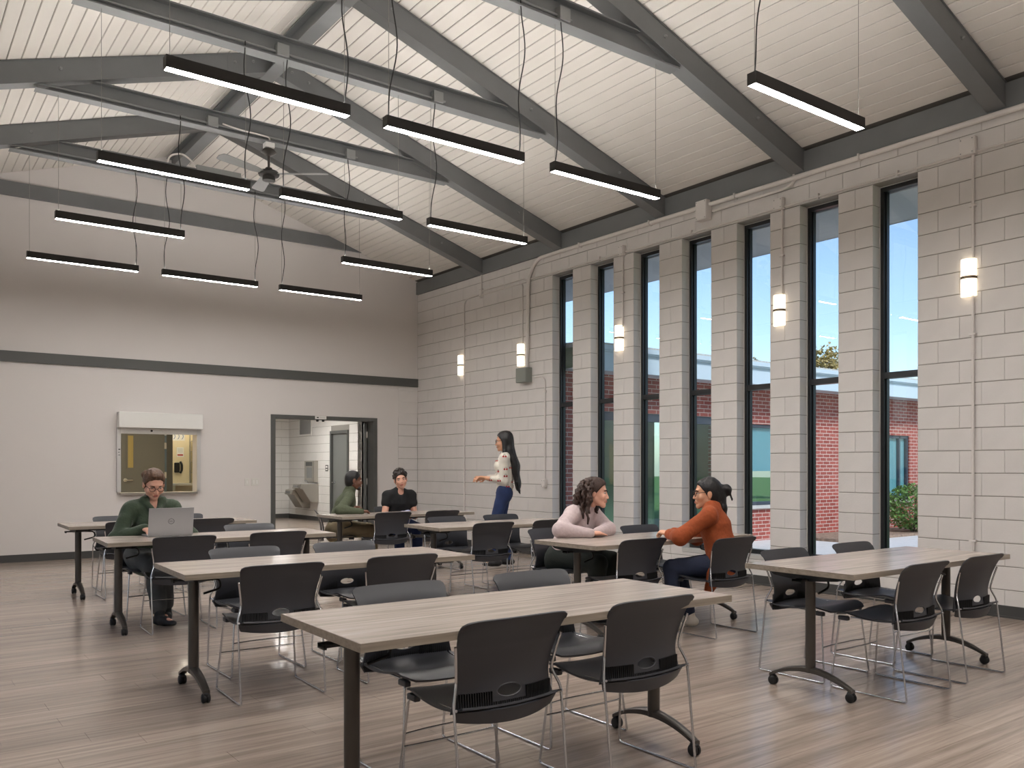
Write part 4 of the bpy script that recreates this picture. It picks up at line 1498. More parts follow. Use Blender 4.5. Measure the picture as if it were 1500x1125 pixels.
far(0, 0.525, 0.665, math.pi, B_ + 'facing the viewer, right one behind the closest table')
near(1, -0.315, -0.48, 0.0, B_ + 'on the near left side of the table by the rightmost window')
near(1, 0.36, -0.48, 0.0, B_ + 'on the near right side of the table by the rightmost window')
far(1, -0.30, 0.56, math.pi, B_ + 'on the far left side of the table by the rightmost window')
far(1, 0.48, 0.56, math.pi, B_ + 'on the far right side of the table by the rightmost window')
near(2, -0.405, -0.465, -0.03, B_ + 'on the left near side of the second left table')
near(2, 0.36, -0.44, -0.03, B_ + 'on the right near side of the second left table')
far(2, -0.255, 0.70, math.pi, B_ + 'left one on the far side of the second left table')
far(2, 0.46, 0.70, math.pi, B_ + 'right one on the far side of the second left table')
near(3, -0.37, -0.44, -0.04, B_ + 'left near side of the laptop table, in front of the laptop')
near(3, 0.38, -0.44, -0.04, B_ + 'right near side of the laptop table')
far(3, -0.41, 0.82, math.pi, B_ + 'under the woman in the green hoodie')
far(3, 0.50, 0.72, math.pi, B_ + 'empty, right far side of the laptop table')
near(4, -0.45, -0.44, 0.0, B_ + 'empty, left near side of the table where two women talk')
near(4, 0.20, -0.785, 0.0, B_ + 'pulled out, under the woman in the rust cardigan')
far(4, -0.33, 0.93, math.pi, B_ + 'under the woman in the pink sweater')
far(4, 0.58, 0.74, math.pi, B_ + 'empty, far side of the table where two women talk')
near(5, -0.33, -0.42, 0.0, B_ + 'left near side of the table in front of the standing woman')
near(5, 0.39, -0.42, 0.0, B_ + 'right near side of the table in front of the standing woman')
far(5, -0.20, 0.74, math.pi, B_ + 'left far side of the table in front of the standing woman')
far(5, 0.51, 0.74, math.pi, B_ + 'right far side of the table in front of the standing woman')
near(6, -0.26, -0.42, 0.0, B_ + 'left near side of the table by the doorway')
near(6, 0.42, -0.42, 0.0, B_ + 'right near side of the table by the doorway')
CH.append((4.58, 10.50, -math.pi / 2 - 0.35, B_ + 'turned sideways under the man in the green sweater'))
CH.append((5.56, 10.72, math.pi - 0.1, B_ + 'under the person in the black t-shirt'))
near(7, -0.36, -0.42, 0.0, B_ + 'left near side of the far left table')
near(7, 0.41, -0.42, 0.0, B_ + 'right near side of the far left table, beside the laptop lid')
far(7, -0.28, 0.72, math.pi, B_ + 'left far side of the far left table')
far(7, 0.40, 0.72, math.pi, B_ + 'right far side of the far left table, by the end wall')
for i, (x, y, r, lab) in enumerate(CH):
    c_ = proto_c if i == 0 else copy_tree(proto_c)
    c_['label'] = lab
    c_.location = (x, y, 0.0)
    c_.rotation_euler = (0, 0, r)

# ------------------------------------------------------------------ laptop
lp = thing('laptop', 'open silver laptop on the left table', 'laptop', (1.945, 7.80, TH + 0.001), -0.02)
o = MB().box(-0.175, 0.175, 0.0, 0.235, 0.0, 0.014).build('base', 'laptop', lp); bevel(o, 0.004)
MB().box(-0.15, 0.15, 0.03, 0.14, 0.014, 0.0152).build('keyboard', 'laptop_dark', o)
lid = bpy.data.objects.new('lid', MB().box(-0.175, 0.175, -0.006, 0.0, 0.0, 0.232).mesh('lid', 'laptop'))
COL.objects.link(lid); lid.parent = lp
lid.location = (0, -0.002, 0.012)
lid.rotation_euler = (0.20, 0, 0)
MB().box(-0.166, 0.166, 0.0, 0.0012, 0.012, 0.224).build('screen', 'laptop_dark', lid)
m = MB()
ringp = [(0.0225 * math.cos(2 * math.pi * k / 28), -0.0068, 0.118 + 0.0225 * math.sin(2 * math.pi * k / 28)) for k in range(29)]
m.tube(ringp, 0.0017, 6, cap=False)
m.build('emblem_ring', 'laptop_dark', lid)
text_mesh('emblem_letters', 'DELL', 0.0135, 'laptop_dark', lid, (0, -0.0066, 0.118), (math.pi / 2, 0, 0))

# ------------------------------------------------------------------ people: implicit surfaces meshed with surface nets
class Field:
    def __init__(self, lo, hi, h):
        self.lo = np.array(lo, np.float32)
        self.h = h
        self.n = np.ceil((np.array(hi) - self.lo) / h).astype(int) + 1
        self.ax = [(self.lo[i] + h * np.arange(self.n[i])).astype(np.float32) for i in range(3)]
        self.F = np.full(self.n, 0.5, np.float32)
    def sub(self, lo, hi):
        sl = []
        for i in range(3):
            a = int(max(0, math.floor((lo[i] - self.lo[i]) / self.h)))
            b = int(min(self.n[i], math.ceil((hi[i] - self.lo[i]) / self.h) + 1))
            if b <= a:
                return None
            sl.append(slice(a, b))
        X = self.ax[0][sl[0]][:, None, None]
        Y = self.ax[1][sl[1]][None, :, None]
        Z = self.ax[2][sl[2]][None, None, :]
        return tuple(sl), X, Y, Z
    def merge(self, sl, d, k, op):
        A = self.F[sl]
        if op == 'cut':
            d = -d
            hh = np.clip(0.5 - 0.5 * (d - A) / k * -1, 0, 1)
            hh = np.clip(0.5 + 0.5 * (d - A) / k, 0, 1)
            self.F[sl] = A * (1 - hh) + d * hh + k * hh * (1 - hh)
        else:
            hh = np.clip(0.5 + 0.5 * (A - d) / k, 0, 1)
            self.F[sl] = A * (1 - hh) + d * hh - k * hh * (1 - hh)
    def prim(self, p):
        t = p[0]
        op = p[-1]
        pad = 0.03
        if t == 'cone':
            _, a, b, ra, rb, k, flat, op = p
            a = np.array(a, np.float32); b = np.array(b, np.float32)
            r = max(ra, rb) + pad + k
            s = self.sub(np.minimum(a, b) - r, np.maximum(a, b) + r)
            if s is None:
                return
            sl, X, Y, Z = s
            px, py, pz = X - a[0], Y - a[1], Z - a[2]
            ab = b - a
            if flat is not None:
                n, sc = flat
                n = np.array(n, np.float32); n = n / np.linalg.norm(n)
                q = (px * n[0] + py * n[1] + pz * n[2]) * (1 / sc - 1)
                px, py, pz = px + q * n[0], py + q * n[1], pz + q * n[2]
                qa = float(ab @ n) * (1 / sc - 1)
                ab = ab + qa * n
            L2 = float(ab @ ab) + 1e-9
            t_ = np.clip((px * ab[0] + py * ab[1] + pz * ab[2]) / L2, 0, 1)
            d = np.sqrt((px - t_ * ab[0]) ** 2 + (py - t_ * ab[1]) ** 2 + (pz - t_ * ab[2]) ** 2) - (ra + (rb - ra) * t_)
            if flat is not None:
                d = d * flat[1] ** 0.5
            self.merge(sl, d, k, op)
        elif t == 'ell':
            _, c, rad, R, k, op = p
            c = np.array(c, np.float32)
            r = max(rad) + pad + k
            s = self.sub(c - r, c + r)
            if s is None:
                return
            sl, X, Y, Z = s
            px, py, pz = X - c[0], Y - c[1], Z - c[2]
            if R is None:
                qx, qy, qz = px / rad[0], py / rad[1], pz / rad[2]
                q2 = [px / rad[0] ** 2, py / rad[1] ** 2, pz / rad[2] ** 2]
            else:
                lx = px * R[0][0] + py * R[1][0] + pz * R[2][0]
                ly = px * R[0][1] + py * R[1][1] + pz * R[2][1]
                lz = px * R[0][2] + py * R[1][2] + pz * R[2][2]
                qx, qy, qz = lx / rad[0], ly / rad[1], lz / rad[2]
                q2 = [lx / rad[0] ** 2, ly / rad[1] ** 2, lz / rad[2] ** 2]
            k0 = np.sqrt(qx ** 2 + qy ** 2 + qz ** 2)
            k1 = np.sqrt(q2[0] ** 2 + q2[1] ** 2 + q2[2] ** 2) + 1e-6
            d = k0 * (k0 - 1) / k1
            self.merge(sl, d, k, op)
        elif t == 'half':       # keep only the side n.(p-c) < 0
            _, c, n, k, op = p
            X = self.ax[0][:, None, None]; Y = self.ax[1][None, :, None]; Z = self.ax[2][None, None, :]
            d = (X - c[0]) * n[0] + (Y - c[1]) * n[1] + (Z - c[2]) * n[2]
            hh = np.clip(0.5 + 0.5 * (d - self.F) / k, 0, 1)
            self.F = (self.F * (1 - hh) + d * hh + k * hh * (1 - hh)).astype(np.float32)
    def ripple(self, amp, f, seed=0):
        r = np.random.RandomState(seed)
        X = self.ax[0][:, None, None]; Y = self.ax[1][None, :, None]; Z = self.ax[2][None, None, :]
        acc = 0
        for _ in range(3):
            w = r.normal(size=3) * f
            acc = acc + np.sin(X * w[0] + Y * w[1] + Z * w[2] + r.uniform(0, 6))
        self.F = (self.F + acc * amp / 2).astype(np.float32)
    def mesh(self):
        F = self.F
        F[0, :, :] = F[-1, :, :] = F[:, 0, :] = F[:, -1, :] = F[:, :, 0] = F[:, :, -1] = 0.5
        S = F < 0
        n = self.n
        c = np.zeros(n - 1, np.uint8)
        for i in (0, 1):
            for j in (0, 1):
                for k in (0, 1):
                    c += S[i:n[0] - 1 + i, j:n[1] - 1 + j, k:n[2] - 1 + k]
        cells = np.argwhere((c > 0) & (c < 8))
        idx = np.full(n - 1, -1, np.int32)
        idx[cells[:, 0], cells[:, 1], cells[:, 2]] = np.arange(len(cells))
        pos = np.zeros((len(cells), 3)); cnt = np.zeros(len(cells))
        cor = [(i, j, k) for i in (0, 1) for j in (0, 1) for k in (0, 1)]
        for a in cor:
            for ax in range(3):
                if a[ax] == 1:
                    continue
                b = list(a); b[ax] = 1
                fa = F[cells[:, 0] + a[0], cells[:, 1] + a[1], cells[:, 2] + a[2]]
                fb = F[cells[:, 0] + b[0], cells[:, 1] + b[1], cells[:, 2] + b[2]]
                m = (fa < 0) != (fb < 0)
                t = np.where(m, fa / np.where(m, fa - fb, 1), 0)
                p = np.array(a, float)[None, :].repeat(len(cells), 0)
                p[:, ax] += t
                pos[m] += p[m]; cnt[m] += 1
        V = (cells + pos / cnt[:, None]) * self.h + self.lo
        faces = []
        for ax in range(3):
            o = [(ax + 1) % 3, (ax + 2) % 3]
            sl0 = [slice(1, n[i] - 1) for i in range(3)]
            sl0[ax] = slice(0, n[ax] - 1)
            sl1 = list(sl0); sl1[ax] = slice(1, n[ax])
            A, B = S[tuple(sl0)], S[tuple(sl1)]
            e = np.argwhere(A != B)
            if len(e) == 0:
                continue
            sgn = A[e[:, 0], e[:, 1], e[:, 2]]
            g = e + np.array([s.start for s in sl0])
            def cid(d1, d2):
                q = g.copy()
                q[:, o[0]] -= d1; q[:, o[1]] -= d2
                return idx[q[:, 0], q[:, 1], q[:, 2]]
            q = np.stack([cid(1, 1), cid(0, 1), cid(0, 0), cid(1, 0)], 1)
            q[~sgn] = q[~sgn][:, ::-1]
            faces.append(q)
        return V, np.concatenate(faces)

def sdf_mesh(name, mat, prims, h=0.006, ripple=None, relax=1):
    lo = np.full(3, 1e9); hi = -lo
    for p in prims:
        if p[-1] in ('cut', 'half'):
            continue
        if p[0] == 'cone':
            r = max(p[3], p[4]) + 0.02
            for q in (p[1], p[2]):
                lo = np.minimum(lo, np.array(q) - r); hi = np.maximum(hi, np.array(q) + r)
        else:
            r = max(p[2]) + 0.02
            lo = np.minimum(lo, np.array(p[1]) - r); hi = np.maximum(hi, np.array(p[1]) + r)
    f = Field(lo, hi, h)
    for p in prims:
        f.prim(p)
    if ripple:
        f.ripple(*ripple)
    V, Q = f.mesh()
    me = bpy.data.meshes.new(name)
    me.vertices.add(len(V))
    me.vertices.foreach_set('co', V.astype(np.float32).ravel())
    me.loops.add(len(Q) * 4)
    me.loops.foreach_set('vertex_index', Q.astype(np.int32).ravel())
    me.polygons.add(len(Q))
    me.polygons.foreach_set('loop_start', np.arange(0, len(Q) * 4, 4, dtype=np.int32))
    me.update(calc_edges=True)
    me.validate()
    me.polygons.foreach_set('use_smooth', np.ones(len(me.polygons), dtype=bool))
    me.materials.append(MATS[mat])
    return me

def ik(s, w, l1, l2, pole):
    s, w, pole = Vector(s), Vector(w), Vector(pole)
    d = w - s
    L = d.length
    if L > l1 + l2 - 0.002:
        w = s + d.normalized() * (l1 + l2 - 0.002)
        d = w - s
        L = d.length
    a = (l1 * l1 - l2 * l2 + L * L) / (2 * L)
    h = math.sqrt(max(0, l1 * l1 - a * a))
    u = d.normalized()
    pp = pole - u * pole.dot(u)
    return s + u * a + pp.normalized() * h, w

def cone(a, b, ra, rb, k=0.02, flat=None, op='add'):
    return ('cone', tuple(a), tuple(b), ra, rb, k, flat, op)
def ell(c, rad, R=None, k=0.015, op='add'):
    return ('ell', tuple(c), tuple(rad), R, k, op)

def hand_prims(wrist, d, nrm, curl, side):
    """palm and five fingers; d = pointing direction, nrm = back of the hand, side=+1 when the thumb lies on d x nrm"""
    w, d, nrm = Vector(wrist), Vector(d).normalized(), Vector(nrm)
    nrm = (nrm - d * nrm.dot(d)).normalized()
    lat = d.cross(nrm) * side
    P = []
    kn = w + d * 0.085
    P.append(cone(w, w + d * 0.05, 0.024, 0.034, 0.01, (nrm, 0.55)))
    P.append(cone(w + d * 0.045, kn - d * 0.012, 0.034, 0.037, 0.01, (nrm, 0.5)))
    lens = [0.070, 0.078, 0.072, 0.056]
    for i in range(4):
        o = (1.5 - i) * 0.0185
        a = kn + lat * o - d * 0.006 * abs(i - 1)
        d1 = (d * math.cos(curl * 0.6) - nrm * math.sin(curl * 0.6)).normalized()
        d2 = (d * math.cos(curl * 1.5) - nrm * math.sin(curl * 1.5)).normalized()
        b = a + d1 * lens[i] * 0.5
        c = b + d2 * lens[i] * 0.5
        P.append(cone(a - d * 0.01, b, 0.0098, 0.0088, 0.004))
        P.append(cone(b, c, 0.0088, 0.0075, 0.003))
    a = w + d * 0.025 + lat * 0.026
    b = a + (d * 0.6 + lat * 0.75 - nrm * 0.3).normalized() * 0.04
    c = b + (d * 0.95 + lat * 0.15 - nrm * 0.2).normalized() * 0.034
    P.append(cone(a, b, 0.0145, 0.0105, 0.008))
    P.append(cone(b, c, 0.0105, 0.0088, 0.003))
    return P

def person(label, pos, fwd, S):
    ang = math.atan2(-fwd[0], fwd[1])
    Rz = Matrix.Rotation(-ang, 3, 'Z')
    def L(p):
        return Rz @ (Vector(p) - Vector((pos[0], pos[1], 0)))
    def LD(d):
        return Rz @ Vector(d)
    sc = S.get('build', 1.0)
    P = Vector((0, 0, S['pelvis_z']))
    tl, ts = math.radians(S.get('lean', 8)), math.radians(S.get('tilt', 0))
    sp = Vector((math.sin(ts), math.sin(tl), math.cos(tl) * math.cos(ts))).normalized()
    sl = S.get('spine', 0.50)
    N = P + sp * sl
    chest = P + sp * sl * 0.66
    waist = P + sp * sl * 0.30
    tw = math.radians(S.get('twist', 0))
    rt = Vector((math.cos(tw), math.sin(tw), 0))
    fr = rt.cross(sp) * -1
    fr = (Vector((0, 1, 0)) - sp * sp.y).normalized()
    if tw:
        fr = Matrix.Rotation(tw, 3, sp) @ fr
    shw = S.get('sh', 0.165)
    sh = {1: N - sp * 0.078 + rt * shw + fr * S.get('shf', 0.0), -1: N - sp * 0.078 - rt * shw + fr * S.get('shf', 0.0)}
    # head
    yaw, pit, rol = [math.radians(v) for v in S.get('head', (0, 0, 0))]
    neck_dir = (sp * 0.55 + Vector((0, 0.12, 0.5))).normalized()
    R3 = (Matrix.Rotation(yaw, 3, 'Z') @ Matrix.Rotation(pit, 3, 'X') @ Matrix.Rotation(rol, 3, 'Y'))
    hs = S.get('hs', 1.0)
    Hc = N + neck_dir * 0.145
    if 'head_at' in S:
        Hc = L(S['head_at'])
    Rl = [[R3[i][j] for j in range(3)] for i in range(3)]
    def hp(x, y, z):
        return Hc + R3 @ (Vector((x, y, z)) * hs)
    def he(c, r, k=0.012, op='add'):
        return ell(hp(*c), [v * hs for v in r], Rl, k, op)
    skin = []
    fl = (fr, 0.72)
    b_ = sc
    skin += [cone(P - sp * 0.02, waist, 0.128 * b_, 0.11 * b_, 0.05, fl), cone(waist, chest, 0.11 * b_, 0.125 * b_, 0.05, fl), cone(chest, N - sp * 0.06, 0.12 * b_, 0.075, 0.05, fl)]
    skin += [cone(sh[-1], sh[1], 0.042, 0.042, 0.04)]
    skin += [cone(N - sp * 0.05, hp(0, -0.022, -0.06), 0.056 * S.get('neck', 1), 0.050 * S.get('neck', 1), 0.025)]
    # head shape
    skin += [he((0, -0.012, 0.038), (0.076, 0.096, 0.088)), he((0, 0.032, -0.022), (0.064, 0.064, 0.082)),
             cone(hp(-0.052, 0.004, -0.052), hp(-0.012, 0.07, -0.098), 0.021 * hs, 0.017 * hs, 0.02), cone(hp(0.052, 0.004, -0.052), hp(0.012, 0.07, -0.098), 0.021 * hs, 0.017 * hs, 0.02),
             he((0, 0.074, -0.097), (0.022, 0.018, 0.018), 0.014)]
    br = S.get('ridge', 0.0115)
    skin += [cone(hp(-0.034, 0.0765, 0.030), hp(0.034, 0.0765, 0.030), br * hs, br * hs, 0.016)]
    for s in (-1, 1):
        skin += [he((s * 0.034, 0.101, 0.008), (0.017, 0.012, 0.011), 0.010, 'cut')]
        skin += [he((s * 0.043, 0.066, -0.028), (0.026, 0.026, 0.026), 0.016)]
    skin += [cone(hp(0, 0.088, 0.012), hp(0, 0.107, -0.030), 0.007 * hs, 0.0105 * hs, 0.009), he((-0.010, 0.098, -0.034), (0.008, 0.009, 0.007), 0.005), he((0.010, 0.098, -0.034), (0.008, 0.009, 0.007), 0.005)]
    skin += [he((0, 0.088, -0.062), (0.027, 0.014, 0.016), 0.01)]
    for s in (-1, 1):
        skin += [he((s * 0.079, -0.006, -0.002), (0.010, 0.021, 0.033), 0.006), he((s * 0.081, -0.006, -0.028), (0.008, 0.011, 0.012), 0.006)]
    # arms
    UA, FA = S.get('arm', (0.285, 0.245))
    wr, el = {}, {}
    for s in (-1, 1):
        a = S['arms'][0 if s < 0 else 1]       # (wrist world, pole world dir, hand dir world, back-of-hand normal world, curl)
        e, w_ = ik(sh[s], L(a[0]), UA, FA, LD(a[1]))
        el[s], wr[s] = e, w_
        skin += [cone(sh[s], e, 0.043 * b_, 0.036 * b_, 0.03), cone(e, w_, 0.037 * b_, 0.025, 0.02)]
        skin += hand_prims(w_, LD(a[2]), LD(a[3]), a[4], a[5] if len(a) > 5 else (-s))
    # legs
    hip, kn, an = {}, {}, {}
    TL_, SL_ = S.get('leg', (0.41, 0.41))
    for s in (-1, 1):
        hip[s] = P + Vector((s * 0.085, 0.0, -0.01))
        lg = S['legs'][0 if s < 0 else 1]      # (ankle local, pole local, toe dir local)
        k_, a_ = ik(hip[s], lg[0], TL_, SL_, lg[1])
        kn[s], an[s] = k_, a_
        skin += [cone(hip[s], k_, 0.075 * b_, 0.052, 0.03), cone(k_, a_, 0.05, 0.034, 0.02)]
        t = Vector(lg[2]).normalized()
        skin += [cone(a_ + Vector((0, 0, -0.03)), a_ + t * 0.13 + Vector((0, 0, -0.05)), 0.032, 0.022, 0.02)]
    body = link('person', sdf_mesh('person', S['skin'], skin, S.get('res', 0.006)))
    body.location = (pos[0], pos[1], 0)
    body.rotation_euler = (0, 0, ang)
    tag(body, label, 'person')
    def part(name, mat, prims, h=0.006, ripple=None, lab=None):
        o = link(name, sdf_mesh(name, mat, prims, h, ripple), body)
        if lab:
            o['label'] = lab
        return o
    ctx = dict(P=P, sp=sp, N=N, chest=chest, waist=waist, fr=fr, rt=rt, sh=sh, el=el, wr=wr, hip=hip, kn=kn, an=an, hp=hp, he=he, part=part, body=body, L=L, LD=LD, b=b_, Rl=Rl, hs=hs, S=S, R3=R3, Hc=Hc)
    # face details
    for s in (-1, 1):
        eo = MB().ball(tuple(hp(s * 0.034, 0.0795, 0.006)), (0.0135 * hs, 0.0115 * hs, 0.0072 * hs * S.get('lid', 1)), 12, 8).build('eye', 'eye', body, True)
        MB().ball(tuple(hp(s * 0.034 + S.get('gaze', 0) * 0.004, 0.0885, 0.005)), (0.0052 * hs, 0.004 * hs, 0.0056 * hs * S.get('lid', 1)), 10, 6).build('iris', 'iris', eo, True)
    for s in (-1, 1):
        m = MB()
        m.tube([tuple(hp(s * 0.016, 0.096, 0.026)), tuple(hp(s * 0.034, 0.095, 0.031)), tuple(hp(s * 0.052, 0.080, 0.025))], [0.0038, 0.0045, 0.0025], 6)
        m.build('eyebrow', S['brow'], body, True)
    sm = S.get('smile', 0.3)
    for dz, r in ((-0.0575, 0.0042), (-0.0665, 0.0052)):
        m = MB()
        m.tube([tuple(hp(-0.024, 0.090, dz * 0 - 0.062 + 0.006 * sm)), tuple(hp(-0.010, 0.099, dz)), tuple(hp(0.010, 0.099, dz)), tuple(hp(0.024, 0.090, -0.062 + 0.006 * sm))], [0.002, r, r, 0.002], 6)
        m.build('lip', S.get('lips', 'lips'), body, True)
    if S.get('glasses'):
        m = MB()
        for s in (-1, 1):
            ring = [tuple(hp(s * 0.034 + 0.025 * math.cos(a), 0.105 - 0.004 * abs(math.cos(a)), 0.004 + 0.021 * math.sin(a))) for a in [2 * math.pi * k / 16 for k in range(17)]]
            m.tube(ring, 0.0024, 5, cap=False)
            m.tube([tuple(hp(s * 0.059, 0.101, 0.010)), tuple(hp(s * 0.079, 0.05, 0.014)), tuple(hp(s * 0.083, -0.01, 0.014))], 0.0024, 5)
        m.tube([tuple(hp(-0.010, 0.107, 0.008)), tuple(hp(0.010, 0.107, 0.008))], 0.0022, 5)
        m.build('glasses', 'glasses', body, True)
    return ctx

def top_prims(c, pad=0.016, sleeve=1.0, hem=0.10, bag=1.0, collar=0.0, cuff=0.038, neckline=0.0):
    P, sp, N, fr = c['P'], c['sp'], c['N'], c['fr']
    b = c['b']
    fl = (fr, 0.76)
    out = [cone(P - sp * hem * 0.3, c['waist'], (0.132 * b + pad) * bag, (0.122 * b + pad) * bag, 0.05, fl), cone(c['waist'], c['chest'], (0.122 * b + pad) * bag, (0.132 * b + pad), 0.05, fl),
           cone(c['chest'], N - sp * 0.075, 0.126 * b + pad, 0.078 + pad * 0.6, 0.05, fl), cone(c['sh'][-1], c['sh'][1], 0.044 + pad * 0.5, 0.044 + pad * 0.5, 0.05)]
    for s in (-1, 1):
        out.append(cone(N - sp * 0.012 - fr * 0.02, c['sh'][s] + sp * 0.004, 0.052, 0.044 + pad * 0.5, 0.04))
    if c['S'].get('bust'):
        for s in (-1, 1):
            out.append(ell(c['chest'] + c['rt'] * s * 0.07 + fr * 0.085 - sp * 0.005, (0.062, 0.055, 0.062), None, 0.05))
    for s in (-1, 1):
        e, w, shd = c['el'][s], c['wr'][s], c['sh'][s]
        if sleeve < 0.5:
            q = shd + (e - shd) * sleeve * 2
            out.append(cone(shd, q, 0.048 * b + pad, 0.044 * b + pad, 0.035))
            out.append(('half_skip',))
        else:
            w2 = e + (w - e) * min(1, (sleeve - 0.5) * 2)
            out.append(cone(shd, e, 0.044 * b + pad, 0.040 * b + pad, 0.035))
            out.append(cone(e, w2, 0.043 * b + pad, cuff, 0.025))
            dr = (w2 - e).normalized()
            out.append(cone(w2 - dr * 0.02, w2 + dr * 0.005, cuff + 0.002, cuff, 0.008))
    if neckline:
        out.append(ell(N + fr * 0.075 + sp * 0.005, (0.05 + neckline * 0.2, 0.062, 0.045 + neckline), None, 0.012, 'cut'))
    if collar:
        out.append(cone(N - sp * 0.03, N + sp * collar * 0.0 + (c['hp'](0, -0.02, -0.06) - N) * collar, 0.068, 0.062, 0.02))
    return [p for p in out if p[0] != 'half_skip']

def leg_prims(c, pad=0.014, cuffz=1.0, hemr=0.058):
    P, sp = c['P'], c['sp']
    b = c['b']
    out = [cone(P - sp * 0.03, P + sp * 0.07, 0.138 * b + pad, 0.122 * b + pad, 0.05, (c['fr'], 0.78))]
    for s in (-1, 1):
        h, k, a = c['hip'][s], c['kn'][s], c['an'][s]
        a2 = k + (a - k) * cuffz
        out += [cone(h, k, 0.083 * b + pad, 0.056 + pad, 0.04), cone(k, a2, 0.054 + pad, hemr, 0.025)]
    return out

def shoes(c, mat, name='shoe', hi=0.0, sole=None, size=1.0):
    for s in (-1, 1):
        a = c['an'][s]
        t = Vector(c['S']['legs'][0 if s < 0 else 1][2]).normalized()
        up = Vector((0, 0, 1))
        base = a + Vector((0, 0, -0.045))
        z0 = base.z
        pr = [cone(base - t * 0.035, base + t * 0.06, 0.040 * size, 0.043 * size, 0.02, (up, 0.9)), cone(base + t * 0.05 - up * 0.008, base + t * 0.155 - up * 0.014, 0.042 * size, 0.030 * size, 0.02, (up, 0.72)),
              cone(a + Vector((0, 0, 0.015 + hi)), base - t * 0.01, 0.040, 0.040, 0.02)]
        o = c['part'](name, mat, pr, 0.005)
    return

def hair_cap(c, pad=0.012, front=0.07, low=-0.02, back_low=-0.09, extra=()):
    """scalp shell: inflated cranium cut by a hairline plane"""
    hp, he = c['hp'], c['he']
    pr = [he((0, -0.014, 0.040), (0.076 + pad, 0.097 + pad, 0.088 + pad)), he((0, -0.045, -0.02), (0.068 + pad, 0.062 + pad, 0.075 + pad * 0.5), 0.03)]
    pr += list(extra)
    R3 = c['R3']
    n = R3 @ Vector((0, 0.80, -0.60))
    ctr = hp(0, front, 0.062)
    pr.append(('half', tuple(ctr), tuple(n), 0.008, 'half'))
    return pr

# ---- woman with the laptop
KEY = TH + 0.02
c = person('woman in a dark green hoodie and glasses typing on the laptop', (1.90, 8.36), (0.02, -1.0), dict(
    lid=0.6, pelvis_z=0.545, lean=17, spine=0.50, head=(0, -28, 0), skin='skin_fair', brow='hair_brown', glasses=True, smile=0.0, sh=0.17, build=1.06, bust=True,
    arms=[((2.03, 8.04, KEY + 0.035), (0.7, 0.35, -0.6), (-0.25, -1, -0.12), (0, 0, 1), 0.5), ((1.80, 8.04, KEY + 0.035), (-0.75, 0.3, -0.6), (0.2, -1, -0.12), (0, 0, 1), 0.5)],
    legs=[(Vector((-0.03, 0.46, 0.10)), Vector((0.15, 0.7, 0.6)), (0.35, 1, 0)), (Vector((0.06, 0.60, 0.09)), Vector((-0.1, 0.7, 0.6)), (-0.45, 1, 0))]))
hd = top_prims(c, 0.020, 1.0, 0.15, 1.05, cuff=0.040, neckline=0.03)
N, sp, hp = c['N'], c['sp'], c['hp']
hd += [cone(N + Vector((-0.075, 0.02, 0.0)), N + Vector((0, -0.075, 0.02)), 0.034, 0.045, 0.02), cone(N + Vector((0.075, 0.02, 0.0)), N + Vector((0, -0.075, 0.02)), 0.034, 0.045, 0.02),
       cone(N + Vector((-0.075, 0.02, 0.0)), N + Vector((-0.03, 0.085, -0.075)), 0.032, 0.02, 0.02), cone(N + Vector((0.075, 0.02, 0.0)), N + Vector((0.03, 0.085, -0.075)), 0.032, 0.02, 0.02)]
o = c['part']('hoodie', 'hoodie', hd, 0.006, (0.0035, 26, 1))
c['part']('trousers', 'trousers_grey', leg_prims(c, 0.022, 0.86, 0.062), 0.006, (0.003, 24, 2))
shoes(c, 'shoe_black')
c['part']('hair', 'hair_brown', hair_cap(c, 0.010, 0.060, extra=[c['he']((0.0, 0.03, 0.110), (0.056, 0.05, 0.027), 0.025), c['he']((0.055, -0.08, 0.05), (0.034, 0.036, 0.036), 0.02), c['he']((-0.03, -0.105, 0.03), (0.035, 0.03, 0.035), 0.02)]), 0.004, (0.003, 90, 3))

# ---- man in the green sweater
c = person('man with cropped hair in a green zip sweater turned to his neighbour', (4.60, 10.50), (0.94, -0.34), dict(
    pelvis_z=0.54, lean=20, spine=0.485, head=(6, -4, 0), ridge=0.0135, skin='skin_brown', brow='hair_black', lips='lips_brown', smile=0.5, sh=0.185, build=1.06, neck=1.08,
    arms=[((4.74, 10.36, 0.80), (0.1, 0.9, -0.5), (0.8, -0.5, 0.0), (0, 0, 1), 0.6), ((4.70, 10.02, TH + 0.03), (-0.5, -0.6, -0.5), (1, 0.1, 0), (0, 0, 1), 0.7)],
    legs=[(Vector((-0.12, 0.40, 0.09)), Vector((-0.1, 0.8, 0.6)), (-0.1, 1, 0)), (Vector((0.14, 0.44, 0.09)), Vector((0.1, 0.8, 0.6)), (0.1, 1, 0))]))
tp = top_prims(c, 0.018, 1.0, 0.12, 1.05, cuff=0.039)
tp += [cone(c['N'] - c['sp'] * 0.045, c['N'] + Vector((0, 0.006, 0.03)), 0.074, 0.070, 0.02)]
o = c['part']('sweater', 'sweater_green', tp, 0.006, (0.0035, 26, 4))
zf = c['N'] + c['fr'] * 0.07
c['part']('trousers', 'khaki', leg_prims(c, 0.026, 0.97, 0.066), 0.006, (0.003, 24, 5))
shoes(c, 'shoe_black')
c['part']('hair', 'hair_black', hair_cap(c, 0.005, 0.066), 0.004)
c['part']('beard', 'hair_black', [c['he']((0, 0.060, -0.088), (0.045, 0.036, 0.027), 0.01), c['he']((0, 0.084, -0.05), (0.03, 0.03, 0.012), 0.01, 'cut')], 0.004)

